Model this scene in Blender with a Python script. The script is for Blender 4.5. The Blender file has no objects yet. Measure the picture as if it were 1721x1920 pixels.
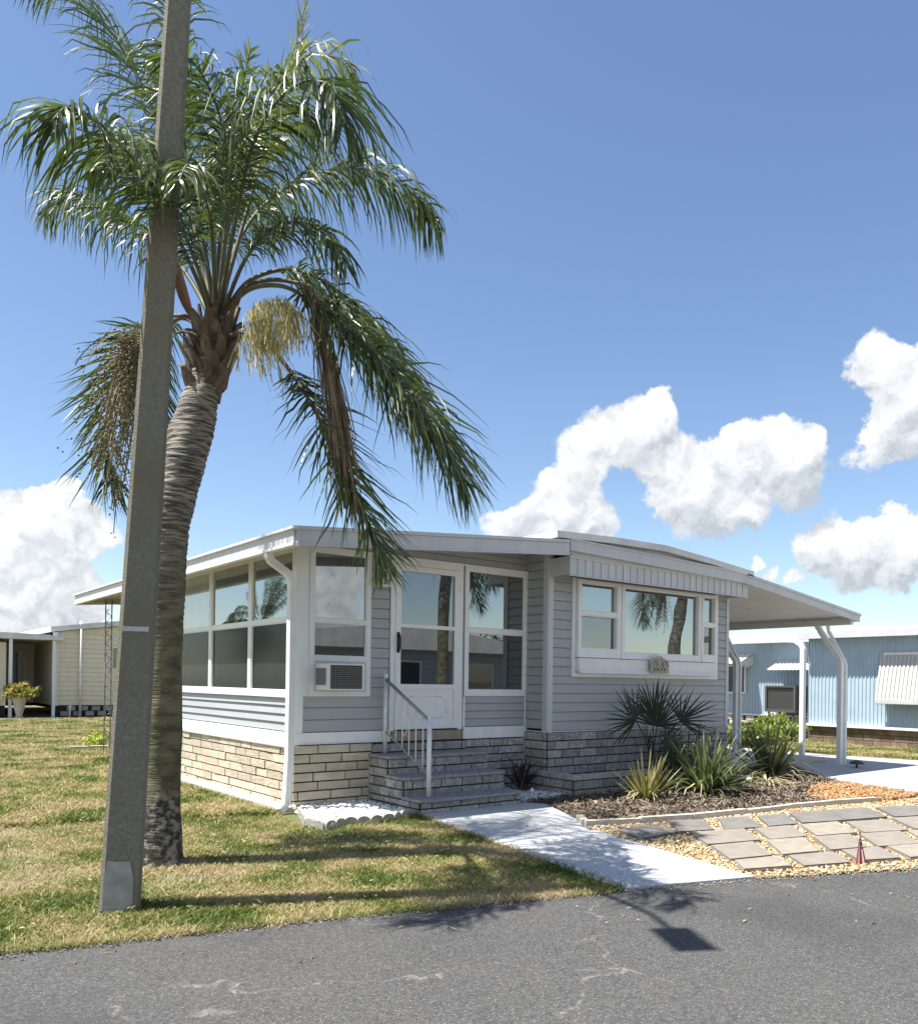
import bpy, math, random
import numpy as np
from mathutils import Vector
random.seed(7); RNG=np.random.default_rng(11)
V=Vector
S=bpy.context.scene
COL=S.collection

# ------------------------------------------------------------------ camera
F_PX,CY,PITCH,ROLL,YAW=1546.25,1274.8,0.0022,0.0137,0.9145
CAM=V((-4.1976,-8.406,1.46)); CX=860.5
fw=V((math.cos(YAW)*math.cos(PITCH),math.sin(YAW)*math.cos(PITCH),math.sin(PITCH)))
rt=V((math.sin(YAW),-math.cos(YAW),0)); up=rt.cross(fw)
r_=rt*math.cos(ROLL)+up*math.sin(ROLL); u_=up*math.cos(ROLL)-rt*math.sin(ROLL)
cd=bpy.data.cameras.new('camera'); cam=bpy.data.objects.new('camera',cd); COL.objects.link(cam)
from mathutils import Matrix
M=Matrix((r_,u_,-fw)).transposed().to_4x4(); M.translation=CAM; cam.matrix_world=M
cd.sensor_fit='HORIZONTAL'; cd.sensor_width=36; cd.lens=F_PX/1721*36
cd.shift_y=(CY-960)/1721; cd.clip_end=3000; cd.clip_start=.05
S.camera=cam
def ray(x,y): return fw+r_*((x-CX)/F_PX)-u_*((y-CY)/F_PX)
def at(x,y,D): return CAM+ray(x,y)*D      # point seen at photo pixel (x,y), D metres away
def gnd(x,y,z=0):
    d=ray(x,y); return CAM+d*((z-CAM.z)/d.z)

# ------------------------------------------------------------------ world, sun
SUNV=V((.44,-.20,-1)).normalized()
EL=math.asin(-SUNV.z); src=-SUNV
w=bpy.data.worlds.new("World"); S.world=w; w.use_nodes=True
nt=w.node_tree; N=nt.nodes; L=nt.links; N.clear()
def nd(tree,t,**k):
    n=tree.nodes.new(t)
    for a,b in k.items(): setattr(n,a,b)
    return n
out=nd(nt,'ShaderNodeOutputWorld'); bg=nd(nt,'ShaderNodeBackground'); bg.inputs[1].default_value=.076
L.new(bg.outputs[0],out.inputs[0])
sky=nd(nt,'ShaderNodeTexSky',sky_type='NISHITA'); sky.sun_disc=False; sky.sun_elevation=EL
sky.sun_rotation=math.atan2(src.x,src.y); sky.air_density=1.0; sky.dust_density=.35; sky.ozone_density=1.6; sky.altitude=10
tc=nd(nt,'ShaderNodeTexCoord')
BL=[(1180,800,78),(1230,770,55),(1110,850,85),(1060,915,70),(1010,960,60),(950,985,60),(1060,985,75),(1130,990,60),(1235,850,75),
(1330,905,95),(1440,870,105),(1385,825,52),(1520,880,78),(1270,920,70),(1310,965,70),(1385,975,55),(1540,810,28),(1480,835,60),
(1640,670,62),(1700,720,80),(1670,770,60),(1730,800,90),(1655,842,58),(1740,690,60),
(1530,1015,62),(1590,1000,66),(1660,1000,60),(1715,985,62),(1570,1050,70),(1660,1050,75),(1740,1050,80),
(130,925,50),(60,955,62),(0,985,70),(110,985,80),(30,1050,95),(120,1060,70),(-60,1040,110),(20,1140,110),(100,1140,80),(190,985,55),(-40,1190,90),(170,1120,50),
(1410,1065,22),(1490,1098,26),(1445,1085,20)]
grp=bpy.data.node_groups.new('cloud_field','ShaderNodeTree')
grp.interface.new_socket('Vector',in_out='INPUT',socket_type='NodeSocketVector')
grp.interface.new_socket('Value',in_out='OUTPUT',socket_type='NodeSocketFloat')
gi=nd(grp,'NodeGroupInput'); go=nd(grp,'NodeGroupOutput'); prev=None
def blob(tree,vec,d,r,prev):
    v=nd(tree,'ShaderNodeVectorMath',operation='DISTANCE'); tree.links.new(vec,v.inputs[0]); v.inputs[1].default_value=d
    m=nd(tree,'ShaderNodeMapRange',interpolation_type='SMOOTHSTEP'); tree.links.new(v.outputs['Value'],m.inputs[0])
    m.inputs[1].default_value=0; m.inputs[2].default_value=r; m.inputs[3].default_value=1; m.inputs[4].default_value=0
    if prev is None: return m.outputs[0]
    a=nd(tree,'ShaderNodeMath',operation='MAXIMUM' if False else 'ADD'); tree.links.new(prev,a.inputs[0]); tree.links.new(m.outputs[0],a.inputs[1])
    return a.outputs[0]
for (x,y,r) in BL:
    d=ray(x,y); l=d.length; d=d/l
    prev=blob(grp,gi.outputs[0],d,1.29*r/F_PX/l,prev)
rr=random.Random(5)
for i in range(54):   # cumulus in the half of the sky behind the photographer
    a=math.radians(rr.uniform(-170,5)) if i<36 else math.radians(rr.uniform(95,185)); e=math.radians(rr.uniform(3,34)); 
    d=V((math.cos(a)*math.cos(e),math.sin(a)*math.cos(e),math.sin(e)))
    prev=blob(grp,gi.outputs[0],d,rr.uniform(.12,.27),prev)
grp.links.new(prev,go.inputs[0])
def vm(op,a,b,s=None):
    v=nd(nt,'ShaderNodeVectorMath',operation=op)
    for i,q in enumerate((a,b)):
        if q is None: continue
        if hasattr(q,'links') : L.new(q,v.inputs[i])
        else: v.inputs[i].default_value=q
    if s is not None:
        if hasattr(s,'links'): L.new(s,v.inputs['Scale'])
        else: v.inputs['Scale'].default_value=s
    return v.outputs[0]
def mt(op,a,b,clamp=False):
    v=nd(nt,'ShaderNodeMath',operation=op); v.use_clamp=clamp
    for i,q in enumerate((a,b)):
        if hasattr(q,'links'): L.new(q,v.inputs[i])
        else: v.inputs[i].default_value=q
    return v.outputs[0]
def noise(vec,sc,det=6,rough=.6):
    n=nd(nt,'ShaderNodeTexNoise'); n.inputs['Scale'].default_value=sc; n.inputs['Detail'].default_value=det; n.inputs['Roughness'].default_value=rough
    L.new(vec,n.inputs['Vector']); return n
dirv=vm('NORMALIZE',tc.outputs['Generated'],None)
nz=noise(dirv,19,7,.60)
warp=vm('SCALE',vm('SUBTRACT',nz.outputs['Color'],(.5,.5,.5)),None,.07)
pw=vm('ADD',dirv,warp)
def gcall(vec):
    g=nd(nt,'ShaderNodeGroup'); g.node_tree=grp; L.new(vec,g.inputs[0]); return g.outputs[0]
f1=gcall(pw); f2=gcall(vm('ADD',pw,(-.012,.004,.026)))
nf=noise(dirv,45,5,.6)
dens=mt('ADD',f1,mt('MULTIPLY',mt('SUBTRACT',nf.outputs[0],.5),.35))
mr=nd(nt,'ShaderNodeMapRange',interpolation_type='SMOOTHSTEP'); L.new(dens,mr.inputs[0]); mr.inputs[1].default_value=.38; mr.inputs[2].default_value=.66
slope=mt('SUBTRACT',f1,f2)
n3=noise(pw,26,6,.55); n4=noise(vm('ADD',pw,(-.007,.003,.012)),26,6,.55)
rel=mt('MULTIPLY',mt('SUBTRACT',n3.outputs[0],n4.outputs[0]),2.2)
br=mt('ADD',mt('ADD',.62,mt('MULTIPLY',slope,.42)),rel)
cr=nd(nt,'ShaderNodeMapRange'); L.new(br,cr.inputs[0]); cr.inputs[1].default_value=.12; cr.inputs[2].default_value=.98; cr.clamp=True
mixc=nd(nt,'ShaderNodeMix',data_type='RGBA'); L.new(cr.outputs[0],mixc.inputs[0])
mixc.inputs[6].default_value=(3.7,4.05,4.45,1); mixc.inputs[7].default_value=(6.9,7.0,7.1,1)
mixs=nd(nt,'ShaderNodeMix',data_type='RGBA'); L.new(mt('MULTIPLY',mr.outputs[0],.96),mixs.inputs[0])
hsv=nd(nt,'ShaderNodeHueSaturation'); hsv.inputs['Saturation'].default_value=1.04; hsv.inputs['Value'].default_value=1.20; hsv.inputs['Hue'].default_value=.503; L.new(sky.outputs[0],hsv.inputs['Color'])
L.new(hsv.outputs[0],mixs.inputs[6]); L.new(mixc.outputs[2],mixs.inputs[7]); L.new(mixs.outputs[2],bg.inputs[0])

sl=bpy.data.lights.new('sun','SUN'); sl.energy=5.0; sl.angle=math.radians(.53); sl.color=(1,.955,.88)
so=bpy.data.objects.new('sun',sl); so.rotation_euler=SUNV.to_track_quat('-Z','Y').to_euler(); so.location=(-6,3,20); COL.objects.link(so)
S.view_settings.view_transform='Standard'; S.view_settings.look='None'; S.view_settings.exposure=1.0; S.view_settings.gamma=1

# ------------------------------------------------------------------ helpers
class MB:
    def __init__(s): s.v=[]; s.f=[]; s.m=[]; s.sm=[]
    def face(s,pts,m=0,sm=False):
        i=len(s.v); s.v+= [tuple(p) for p in pts]; s.f.append(tuple(range(i,i+len(pts)))); s.m.append(m); s.sm.append(sm)
    def obox(s,p,a,b,c,m=0):
        p=V(p);a=V(a);b=V(b);c=V(c)
        if a.cross(b).dot(c)<0: a,b=b,a
        i=len(s.v); s.v+=[tuple(q) for q in (p,p+a,p+a+b,p+b,p+c,p+a+c,p+a+b+c,p+b+c)]
        for f in ((0,3,2,1),(4,5,6,7),(0,1,5,4),(1,2,6,5),(2,3,7,6),(3,0,4,7)):
            s.f.append(tuple(i+j for j in f)); s.m.append(m); s.sm.append(False)
    def box(s,x0,x1,y0,y1,z0,z1,m=0): s.obox((x0,y0,z0),(x1-x0,0,0),(0,y1-y0,0),(0,0,z1-z0),m)
    def prism(s,poly,ext,m=0):
        e=V(ext); n=len(poly); i=len(s.v); P=[V(p) for p in poly]
        s.v+=[tuple(p) for p in P]+[tuple(p+e) for p in P]
        s.f.append(tuple(range(i+n-1,i-1,-1))); s.f.append(tuple(range(i+n,i+2*n))); s.m+=[m,m]; s.sm+=[False,False]
        for k in range(n):
            j=(k+1)%n; s.f.append((i+k,i+j,i+n+j,i+n+k)); s.m.append(m); s.sm.append(False)
    def tube(s,pts,rad,n=8,m=0,smooth=True,caps=True,ref=None,phase=0):
        P=[V(p) for p in pts]; R=rad if isinstance(rad,(list,tuple)) else [rad]*len(P)
        i0=len(s.v); prevx=None
        for k,p in enumerate(P):
            t=(P[min(k+1,len(P)-1)]-P[max(k-1,0)]).normalized()
            if prevx is None:
                a=V(ref) if ref else (V((0,0,1)) if abs(t.z)<.9 else V((1,0,0)))
                x=(a-t*a.dot(t)).normalized()
            else: x=(prevx-t*prevx.dot(t)).normalized()
            prevx=x; y=t.cross(x)
            for j in range(n):
                a=2*math.pi*j/n+phase; rr_=R[k]
                s.v.append(tuple(p+x*(math.cos(a)*rr_)+y*(math.sin(a)*rr_)))
        for k in range(len(P)-1):
            for j in range(n):
                a=i0+k*n+j; b=i0+k*n+(j+1)%n
                s.f.append((a,b,b+n,a+n)); s.m.append(m); s.sm.append(smooth)
        if caps:
            s.f.append(tuple(i0+j for j in range(n-1,-1,-1))); s.m.append(m); s.sm.append(False)
            e=i0+(len(P)-1)*n; s.f.append(tuple(e+j for j in range(n))); s.m.append(m); s.sm.append(False)
    def ball(s,c,r,m=0,n=8,sq=(1,1,1)):
        c=V(c); i0=len(s.v)
        for a in range(n+1):
            th=math.pi*a/n
            for b in range(n*2):
                ph=math.pi*b/n
                s.v.append((c.x+r*sq[0]*math.sin(th)*math.cos(ph),c.y+r*sq[1]*math.sin(th)*math.sin(ph),c.z+r*sq[2]*math.cos(th)))
        for a in range(n):
            for b in range(n*2):
                p=i0+a*n*2+b; q=i0+a*n*2+(b+1)%(n*2); s.f.append((p,p+n*2,q+n*2,q)); s.m.append(m); s.sm.append(True)
    def build(s,name,mats,parent=None,loc=None):
        me=bpy.data.meshes.new(name)
        base=V(parent['_base']) if parent is not None else V(loc if loc else (0,0,0))
        me.from_pydata([(a-base.x,b-base.y,c-base.z) for a,b,c in s.v],[],s.f)
        if not isinstance(mats,(list,tuple)): mats=[mats]
        for q in mats: me.materials.append(q)
        me.polygons.foreach_set('material_index',s.m); me.polygons.foreach_set('use_smooth',s.sm); me.update()
        o=bpy.data.objects.new(name,me); COL.objects.link(o); o['_base']=tuple(float(q) for q in base)
        if parent is not None: o.parent=parent
        else: o.location=base
        return o
BASES=[]
def thing(name,loc,label,cat,group=None):
    o=bpy.data.objects.new(name,None); o.location=loc; o.empty_display_size=.2; COL.objects.link(o); o['_base']=tuple(float(q) for q in loc)
    tag(o,label,cat,group); return o
def tag(o,label=None,cat=None,group=None,kind=None):
    if label:o['label']=label
    if cat:o['category']=cat
    if group:o['group']=group
    if kind:o['kind']=kind
    return o
def copy_tree(o,parent=None):
    c=o.copy(); COL.objects.link(c)
    if parent is not None: c.parent=parent
    for ch in list(o.children): copy_tree(ch,c)
    return c
def npmesh(name,verts,faces,mat,parent=None,loc=(0,0,0),mi=None,smooth=False):
    """verts (n,3) faces (m,k) numpy"""
    me=bpy.data.meshes.new(name); base=np.array([float(q) for q in (parent['_base'] if parent is not None else loc)])
    v=(verts-base).astype(np.float32); k=faces.shape[1]
    me.vertices.add(len(v)); me.vertices.foreach_set('co',v.ravel())
    me.loops.add(faces.size); me.loops.foreach_set('vertex_index',faces.ravel().astype(np.int32))
    me.polygons.add(len(faces)); me.polygons.foreach_set('loop_start',np.arange(0,faces.size,k,dtype=np.int32))
    try: me.polygons.foreach_set('loop_total',np.full(len(faces),k,dtype=np.int32))
    except Exception: pass
    for q in (mat if isinstance(mat,(list,tuple)) else [mat]): me.materials.append(q)
    if mi is not None: me.polygons.foreach_set('material_index',mi.astype(np.int32))
    if smooth: me.polygons.foreach_set('use_smooth',np.ones(len(faces),bool))
    me.update(calc_edges=True); me.validate()
    o=bpy.data.objects.new(name,me); COL.objects.link(o); o['_base']=tuple(float(q) for q in base)
    if parent is not None: o.parent=parent
    else: o.location=tuple(base)
    return o

# ------------------------------------------------------------------ materials
def lin(c): return tuple(c)+(1,)
def mat(name,c1,c2=None,scale=8,rough=.6,bump=0,bscale=None,spec=.5,island=0,detail=5,c3=None,s3=1.0,t3=(.5,.65),metal=0,stretch=None,lo=.35,hi=.65,trans=0,bd=.01):
    m=bpy.data.materials.new(name); m.use_nodes=True; t=m.node_tree; b=t.nodes['Principled BSDF']; l=t.links
    b.inputs['Roughness'].default_value=rough; b.inputs['Specular IOR Level'].default_value=spec; b.inputs['Metallic'].default_value=metal
    tc=nd(t,'ShaderNodeTexCoord'); vec=tc.outputs['Object']
    if stretch:
        mp=nd(t,'ShaderNodeMapping'); mp.inputs['Scale'].default_value=stretch; l.new(vec,mp.inputs[0]); vec=mp.outputs[0]
    col=None
    if c2 is not None:
        n=nd(t,'ShaderNodeTexNoise'); n.inputs['Scale'].default_value=scale; n.inputs['Detail'].default_value=detail; n.inputs['Roughness'].default_value=.65; l.new(vec,n.inputs[0])
        mr=nd(t,'ShaderNodeMapRange'); l.new(n.outputs[0],mr.inputs[0]); mr.inputs[1].default_value=lo; mr.inputs[2].default_value=hi
        mx=nd(t,'ShaderNodeMix',data_type='RGBA'); l.new(mr.outputs[0],mx.inputs[0]); mx.inputs[6].default_value=lin(c1); mx.inputs[7].default_value=lin(c2); col=mx.outputs[2]
    if c3 is not None:
        n=nd(t,'ShaderNodeTexNoise'); n.inputs['Scale'].default_value=s3; n.inputs['Detail'].default_value=6; l.new(vec,n.inputs[0])
        mr=nd(t,'ShaderNodeMapRange'); l.new(n.outputs[0],mr.inputs[0]); mr.inputs[1].default_value=t3[0]; mr.inputs[2].default_value=t3[1]
        mx=nd(t,'ShaderNodeMix',data_type='RGBA'); l.new(mr.outputs[0],mx.inputs[0])
        if col is not None: l.new(col,mx.inputs[6])
        else: mx.inputs[6].default_value=lin(c1)
        mx.inputs[7].default_value=lin(c3); col=mx.outputs[2]
    if island:
        g=nd(t,'ShaderNodeNewGeometry'); mr=nd(t,'ShaderNodeMapRange'); l.new(g.outputs['Random Per Island'],mr.inputs[0]); mr.inputs[3].default_value=1-island; mr.inputs[4].default_value=1+island
        mx=nd(t,'ShaderNodeVectorMath',operation='SCALE')
        if col is not None: l.new(col,mx.inputs[0])
        else: mx.inputs[0].default_value=c1
        l.new(mr.outputs[0],mx.inputs['Scale']); col=mx.outputs[0]
    if col is not None: l.new(col,b.inputs['Base Color'])
    else: b.inputs['Base Color'].default_value=lin(c1)
    if bump:
        n=nd(t,'ShaderNodeTexNoise'); n.inputs['Scale'].default_value=bscale or scale; n.inputs['Detail'].default_value=6; l.new(vec,n.inputs[0])
        bp=nd(t,'ShaderNodeBump'); bp.inputs['Strength'].default_value=bump; bp.inputs['Distance'].default_value=bd; l.new(n.outputs[0],bp.inputs['Height']); l.new(bp.outputs[0],b.inputs['Normal'])
    if trans:
        o=t.nodes['Material Output']; tr=nd(t,'ShaderNodeBsdfTranslucent'); ms=nd(t,'ShaderNodeMixShader'); ms.inputs[0].default_value=trans
        if col is not None:
            br_=nd(t,'ShaderNodeVectorMath',operation='MULTIPLY'); l.new(col,br_.inputs[0]); br_.inputs[1].default_value=(1.5,1.7,.7); l.new(br_.outputs[0],tr.inputs[0])
        else: tr.inputs[0].default_value=lin((c1[0]*1.5,c1[1]*1.7,c1[2]*.7))
        l.new(b.outputs[0],ms.inputs[1]); l.new(tr.outputs[0],ms.inputs[2]); l.new(ms.outputs[0],o.inputs[0])
    return m
M_=dict(
 white=mat('white_paint',(.78,.785,.785),(.70,.705,.70),5,.42,c3=(.55,.54,.50),s3=2.2,t3=(.64,.86)),
 vinyl=mat('white_vinyl',(.79,.80,.81),(.73,.745,.76),6,.35,c3=(.62,.62,.59),s3=3,t3=(.62,.85),stretch=(1,1,.35)),
 siding=mat('grey_vinyl_siding',(.385,.40,.412),(.35,.365,.378),3,.45,bump=.15,bscale=90,stretch=(.3,.3,4),bd=.003),
 roof=mat('white_roof',(.70,.70,.69),(.56,.56,.55),3,.5),
 soffit=mat('cream_soffit',(.62,.60,.54),(.55,.53,.47),2,.6),
 panel=mat('off_white_panel',(.56,.565,.59),(.50,.505,.53),4,.45,stretch=(1,1,.2)),
 creamblk=mat('cream_block',(.58,.51,.39),(.45,.385,.29),7,.9,bump=.7,bscale=40,island=.16,c3=(.60,.54,.44),s3=26,t3=(.45,.7),bd=.02),
 creamsm=mat('cream_block_smooth',(.52,.47,.37),(.40,.35,.26),6,.85,bump=.3,bscale=60,island=.12,c3=(.36,.30,.20),s3=3,t3=(.55,.75),stretch=(.5,.5,2)),
 greyblk=mat('grey_block',(.37,.36,.345),(.22,.21,.20),14,.9,bump=.8,bscale=45,island=.22,c3=(.50,.49,.47),s3=30,t3=(.5,.7),bd=.015),
 mortar=mat('dark_mortar',(.035,.033,.03),rough=1),
 conc=mat('light_concrete',(.56,.53,.47),(.44,.41,.35),9,.9,bump=.4,bscale=50),
 tread=mat('grey_aggregate_tread',(.42,.43,.45),(.10,.10,.11),60,.85,bump=.5,bscale=90,detail=3),
 black=mat('black_metal',(.015,.015,.017),rough=.35),
 dark=mat('dark_interior',(.02,.021,.022),rough=.8),
 rail=mat('white_rail_paint',(.78,.79,.80),(.66,.67,.68),12,.4),
 railgr=mat('weathered_handrail',(.20,.24,.22),(.32,.36,.34),9,.5),
 bark=None,
)
def glass_mat(name,tint,refl,ior=1.5,rough=0.0,c2=None):
    m=bpy.data.materials.new(name); m.use_nodes=True; t=m.node_tree; t.nodes.clear(); l=t.links
    o=nd(t,'ShaderNodeOutputMaterial'); df=nd(t,'ShaderNodeBsdfDiffuse'); gl=nd(t,'ShaderNodeBsdfGlossy'); gl.inputs['Roughness'].default_value=rough
    gl.inputs[0].default_value=(.88,.91,.90,1); ms=nd(t,'ShaderNodeMixShader'); fr=nd(t,'ShaderNodeFresnel'); fr.inputs[0].default_value=ior
    ad=nd(t,'ShaderNodeMath',operation='ADD'); ad.use_clamp=True; ad.inputs[1].default_value=refl; l.new(fr.outputs[0],ad.inputs[0])
    df.inputs[0].default_value=lin(tint)
    tcn=nd(t,'ShaderNodeTexCoord'); n=nd(t,'ShaderNodeTexNoise'); n.inputs['Scale'].default_value=1.1; n.inputs['Detail'].default_value=1; l.new(tcn.outputs['Object'],n.inputs[0])
    bp=nd(t,'ShaderNodeBump'); bp.inputs['Strength'].default_value=.12; bp.inputs['Distance'].default_value=.01; l.new(n.outputs[0],bp.inputs['Height']); l.new(bp.outputs[0],gl.inputs['Normal'])
    if c2:
        n2=nd(t,'ShaderNodeTexNoise'); n2.inputs['Scale'].default_value=3; n2.inputs['Detail'].default_value=4; mp=nd(t,'ShaderNodeMapping'); mp.inputs['Scale'].default_value=(1,6,.4); l.new(tcn.outputs['Object'],mp.inputs[0]); l.new(mp.outputs[0],n2.inputs[0])
        mx=nd(t,'ShaderNodeMix',data_type='RGBA'); l.new(n2.outputs[0],mx.inputs[0]); mx.inputs[6].default_value=lin(tint); mx.inputs[7].default_value=lin(c2); l.new(mx.outputs[2],df.inputs[0])
    l.new(ad.outputs[0],ms.inputs[0]); l.new(df.outputs[0],ms.inputs[1]); l.new(gl.outputs[0],ms.inputs[2]); l.new(ms.outputs[0],o.inputs[0]); return m
G_clear=glass_mat('window_glass',(.025,.03,.03),.36)
G_dim=glass_mat('dull_glass',(.02,.022,.024),.20)  # less reflective glass with a slightly darker tint
G_screen=glass_mat('screened_glass',(.034,.041,.047),.0,1.22,.1,c2=(.019,.024,.029))
G_curtain=glass_mat('curtained_glass',(.28,.29,.31),.22,c2=(.5,.5,.5))

# ------------------------------------------------------------------ setting
def sheet(name,poly,z,m,kind='structure'):
    b=MB(); b.face([(x,y,z) for x,y in poly]); o=b.build(name,m); o['kind']=kind; return o
m_soil=mat('lawn_soil',(.17,.14,.075),(.26,.215,.14),5,.95,bump=.6,bscale=60,c3=(.11,.13,.045),s3=.6,t3=(.42,.6),bd=.02)
m_asph=bpy.data.materials.new('worn_asphalt'); m_asph.use_nodes=True
def build_asphalt(m):
    t=m.node_tree; b=t.nodes['Principled BSDF']; l=t.links; b.inputs['Roughness'].default_value=.86; b.inputs['Specular IOR Level'].default_value=.3
    tc=nd(t,'ShaderNodeTexCoord'); vec=tc.outputs['Object']
    def ns(sc,det=3,ro=.6):
        n=nd(t,'ShaderNodeTexNoise'); n.inputs['Scale'].default_value=sc; n.inputs['Detail'].default_value=det; n.inputs['Roughness'].default_value=ro; l.new(vec,n.inputs[0]); return n.outputs[0]
    def mr(v,a,b_,c=0,d=1):
        q=nd(t,'ShaderNodeMapRange'); l.new(v,q.inputs[0]); q.inputs[1].default_value=a;q.inputs[2].default_value=b_;q.inputs[3].default_value=c;q.inputs[4].default_value=d; return q.outputs[0]
    def mix(f,a,b_):
        q=nd(t,'ShaderNodeMix',data_type='RGBA'); l.new(f,q.inputs[0])
        for i,c in ((6,a),(7,b_)):
            if hasattr(c,'links'): l.new(c,q.inputs[i])
            else: q.inputs[i].default_value=lin(c)
        return q.outputs[2]
    base=mix(mr(ns(55,6,.8),.38,.62),(.030,.030,.031),(.132,.13,.127))
    big=mix(mr(ns(.9,4),.35,.7),(.05,.05,.051),(.082,.081,.078))
    q=nd(t,'ShaderNodeMix',data_type='RGBA'); q.inputs[0].default_value=.4; l.new(base,q.inputs[6]); l.new(big,q.inputs[7]); c=q.outputs[2]
    vo=nd(t,'ShaderNodeTexVoronoi'); vo.inputs['Scale'].default_value=120; l.new(vec,vo.inputs[0])
    sep=nd(t,'ShaderNodeSeparateColor'); l.new(vo.outputs['Color'],sep.inputs[0])
    spk=nd(t,'ShaderNodeMath',operation='MULTIPLY'); l.new(mr(sep.outputs[0],.72,.95),spk.inputs[0]); l.new(mr(vo.outputs['Distance'],.5,.25),spk.inputs[1])
    c=mix(spk.outputs[0],c,(.25,.245,.235))
    vc=nd(t,'ShaderNodeTexVoronoi',feature='DISTANCE_TO_EDGE'); vc.inputs['Scale'].default_value=.55
    wv=nd(t,'ShaderNodeVectorMath',operation='ADD'); l.new(vec,wv.inputs[0]); nn=nd(t,'ShaderNodeTexNoise'); nn.inputs['Scale'].default_value=3; nn.inputs['Detail'].default_value=5; l.new(vec,nn.inputs[0])
    sc=nd(t,'ShaderNodeVectorMath',operation='SCALE'); sc.inputs['Scale'].default_value=.5; l.new(nn.outputs['Color'],sc.inputs[0]); l.new(sc.outputs[0],wv.inputs[1]); l.new(wv.outputs[0],vc.inputs[0])
    cr=nd(t,'ShaderNodeMath',operation='MULTIPLY'); l.new(mr(vc.outputs['Distance'],.013,.001),cr.inputs[0]); l.new(mr(ns(2.4,5),.44,.60,0,.85),cr.inputs[1])
    cr2=nd(t,'ShaderNodeMath',operation='MULTIPLY'); l.new(cr.outputs[0],cr2.inputs[0]); l.new(mr(ns(30,3),.44,.56),cr2.inputs[1])
    c=mix(cr2.outputs[0],c,(.22,.215,.205)); c=mix(mr(ns(1.15,7,.7),.665,.72,0,.55),c,(.24,.235,.22)); c=mix(mr(ns(.35,5),.52,.60,0,.35),c,(.045,.045,.046))
    l.new(c,b.inputs['Base Color'])
    bp=nd(t,'ShaderNodeBump'); bp.inputs['Strength'].default_value=.6; bp.inputs['Distance'].default_value=.006; l.new(ns(90,4),bp.inputs['Height']); l.new(bp.outputs[0],b.inputs['Normal'])
build_asphalt(m_asph)
sheet('ground',[(-600,-600),(600,-600),(600,600),(-600,600)],0,m_soil)
redge=[(-60,13.0),(-12,-1.25),(-6,-2.85),(-3.45,-3.56),(-1.8,-3.95),(.23,-4.53),(1.33,-4.88),(2.64,-5.40),(5.2,-6.4),(9,-8.1),(14,-10.5),(60,-34)]
opp=[(x-1.6,y-6.6) for x,y in redge][::-1]
rb=MB()
jed=[]
for a,b_ in zip(redge[:-1],redge[1:]):
    n_=max(1,int(math.dist(a,b_)/.12)) if abs(a[0])<13 else 3
    for k in range(n_): t_=k/n_; jed.append((a[0]+(b_[0]-a[0])*t_+random.uniform(-.012,.012),a[1]+(b_[1]-a[1])*t_+random.uniform(-.018,.018)))
jed.append(redge[-1])
sheet('road',jed+opp,.006,m_asph)
m_walk=mat('white_speckled_concrete',(.62,.63,.64),(.27,.285,.30),48,.85,bump=.35,bscale=80,c3=(.42,.43,.44),s3=5,t3=(.45,.8))
walk=[(.26,-4.53),(.60,-2.7),(.90,-1.13),(2.42,-1.05),(2.60,-1.30),(2.1,-2.30),(1.86,-2.62),(1.62,-3.6),(1.36,-4.86)]
b=MB(); b.prism([(x,y,-.02) for x,y in walk],(0,0,.045)); o=b.build('walkway',m_walk); o['kind']='structure'
m_drive=mat('pale_driveway_concrete',(.46,.46,.455),(.37,.37,.37),9,.85,bump=.2,bscale=60,c3=(.40,.41,.43),s3=1.3,t3=(.60,.75))
drive=[(7.5,14),(7.5,-.15),(9.6,-.22),(8.66,-1.25),(7.95,-2.05),(7.62,-2.9),(7.45,-3.5),(7.4,-7.3),(13.3,-10.1),(13.0,-1.0),(12.6,.9),(12.6,14)]
b=MB(); b.prism([(x,y,-.02) for x,y in drive],(0,0,.035)); o=b.build('driveway',m_drive); o['kind']='structure'
m_gold=mat('golden_gravel_bed',(.30,.20,.10),(.20,.135,.07),40,.95,bump=.8,bscale=70,c3=(.60,.46,.27),s3=30,t3=(.5,.65),bd=.02)
patio=[(1.36,-4.86),(1.62,-3.6),(1.86,-2.62),(2.52,-2.82),(3.17,-2.99),(4.01,-3.08),(4.8,-3.14),(5.53,-3.26),(6.6,-2.3),(7.65,-2.3),(7.40,-3.5),(7.4,-7.25),(5.2,-6.35),(2.64,-5.38)]
sheet('gravel_bed',patio,.010,m_gold)
m_mulch=mat('dark_mulch_soil',(.055,.042,.032),(.13,.105,.085),30,.95,bump=.9,bscale=50,bd=.03)
mulch=[(2.44,-1.05),(2.60,-1.30),(2.1,-2.30),(1.92,-2.60),(2.52,-2.79),(3.17,-2.95),(4.01,-3.05),(4.8,-3.11),(5.53,-3.22),(6.7,-2.35),(7.65,-2.25),(7.95,-2.05),(8.66,-1.25),(9.6,-.22),(7.5,-.15),(7.5,-.5),(3.3,-.4),(3.3,-1.0)]
sheet('mulch_bed',mulch,.014,m_mulch)
rockL=[(-.06,-.05),(-.36,-1.0),(-.30,-1.30),(-.06,-1.16),(.2,-1.22),(.5,-1.18),(.90,-1.0),(.90,0)]
rockR=[(2.42,0),(2.42,-1.0),(2.75,-1.05),(3.3,-.95),(3.3,0)]
m_rockbed=mat('white_rock_bed',(.50,.50,.50),(.25,.25,.26),30,.9,bump=.6,bscale=50)
sheet('white_rock_bed',rockL,.010,m_rockbed); sheet('white_rock_bed',rockR,.010,m_rockbed)
b=MB(); b.prism([(-.27,-.12,-.02),(-.07,-.12,-.02),(-.07,5.5,-.02),(-.30,5.5,-.02)],(0,0,.075)); o=b.build('footing_strip',M_['conc']); o['kind']='structure'

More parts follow.
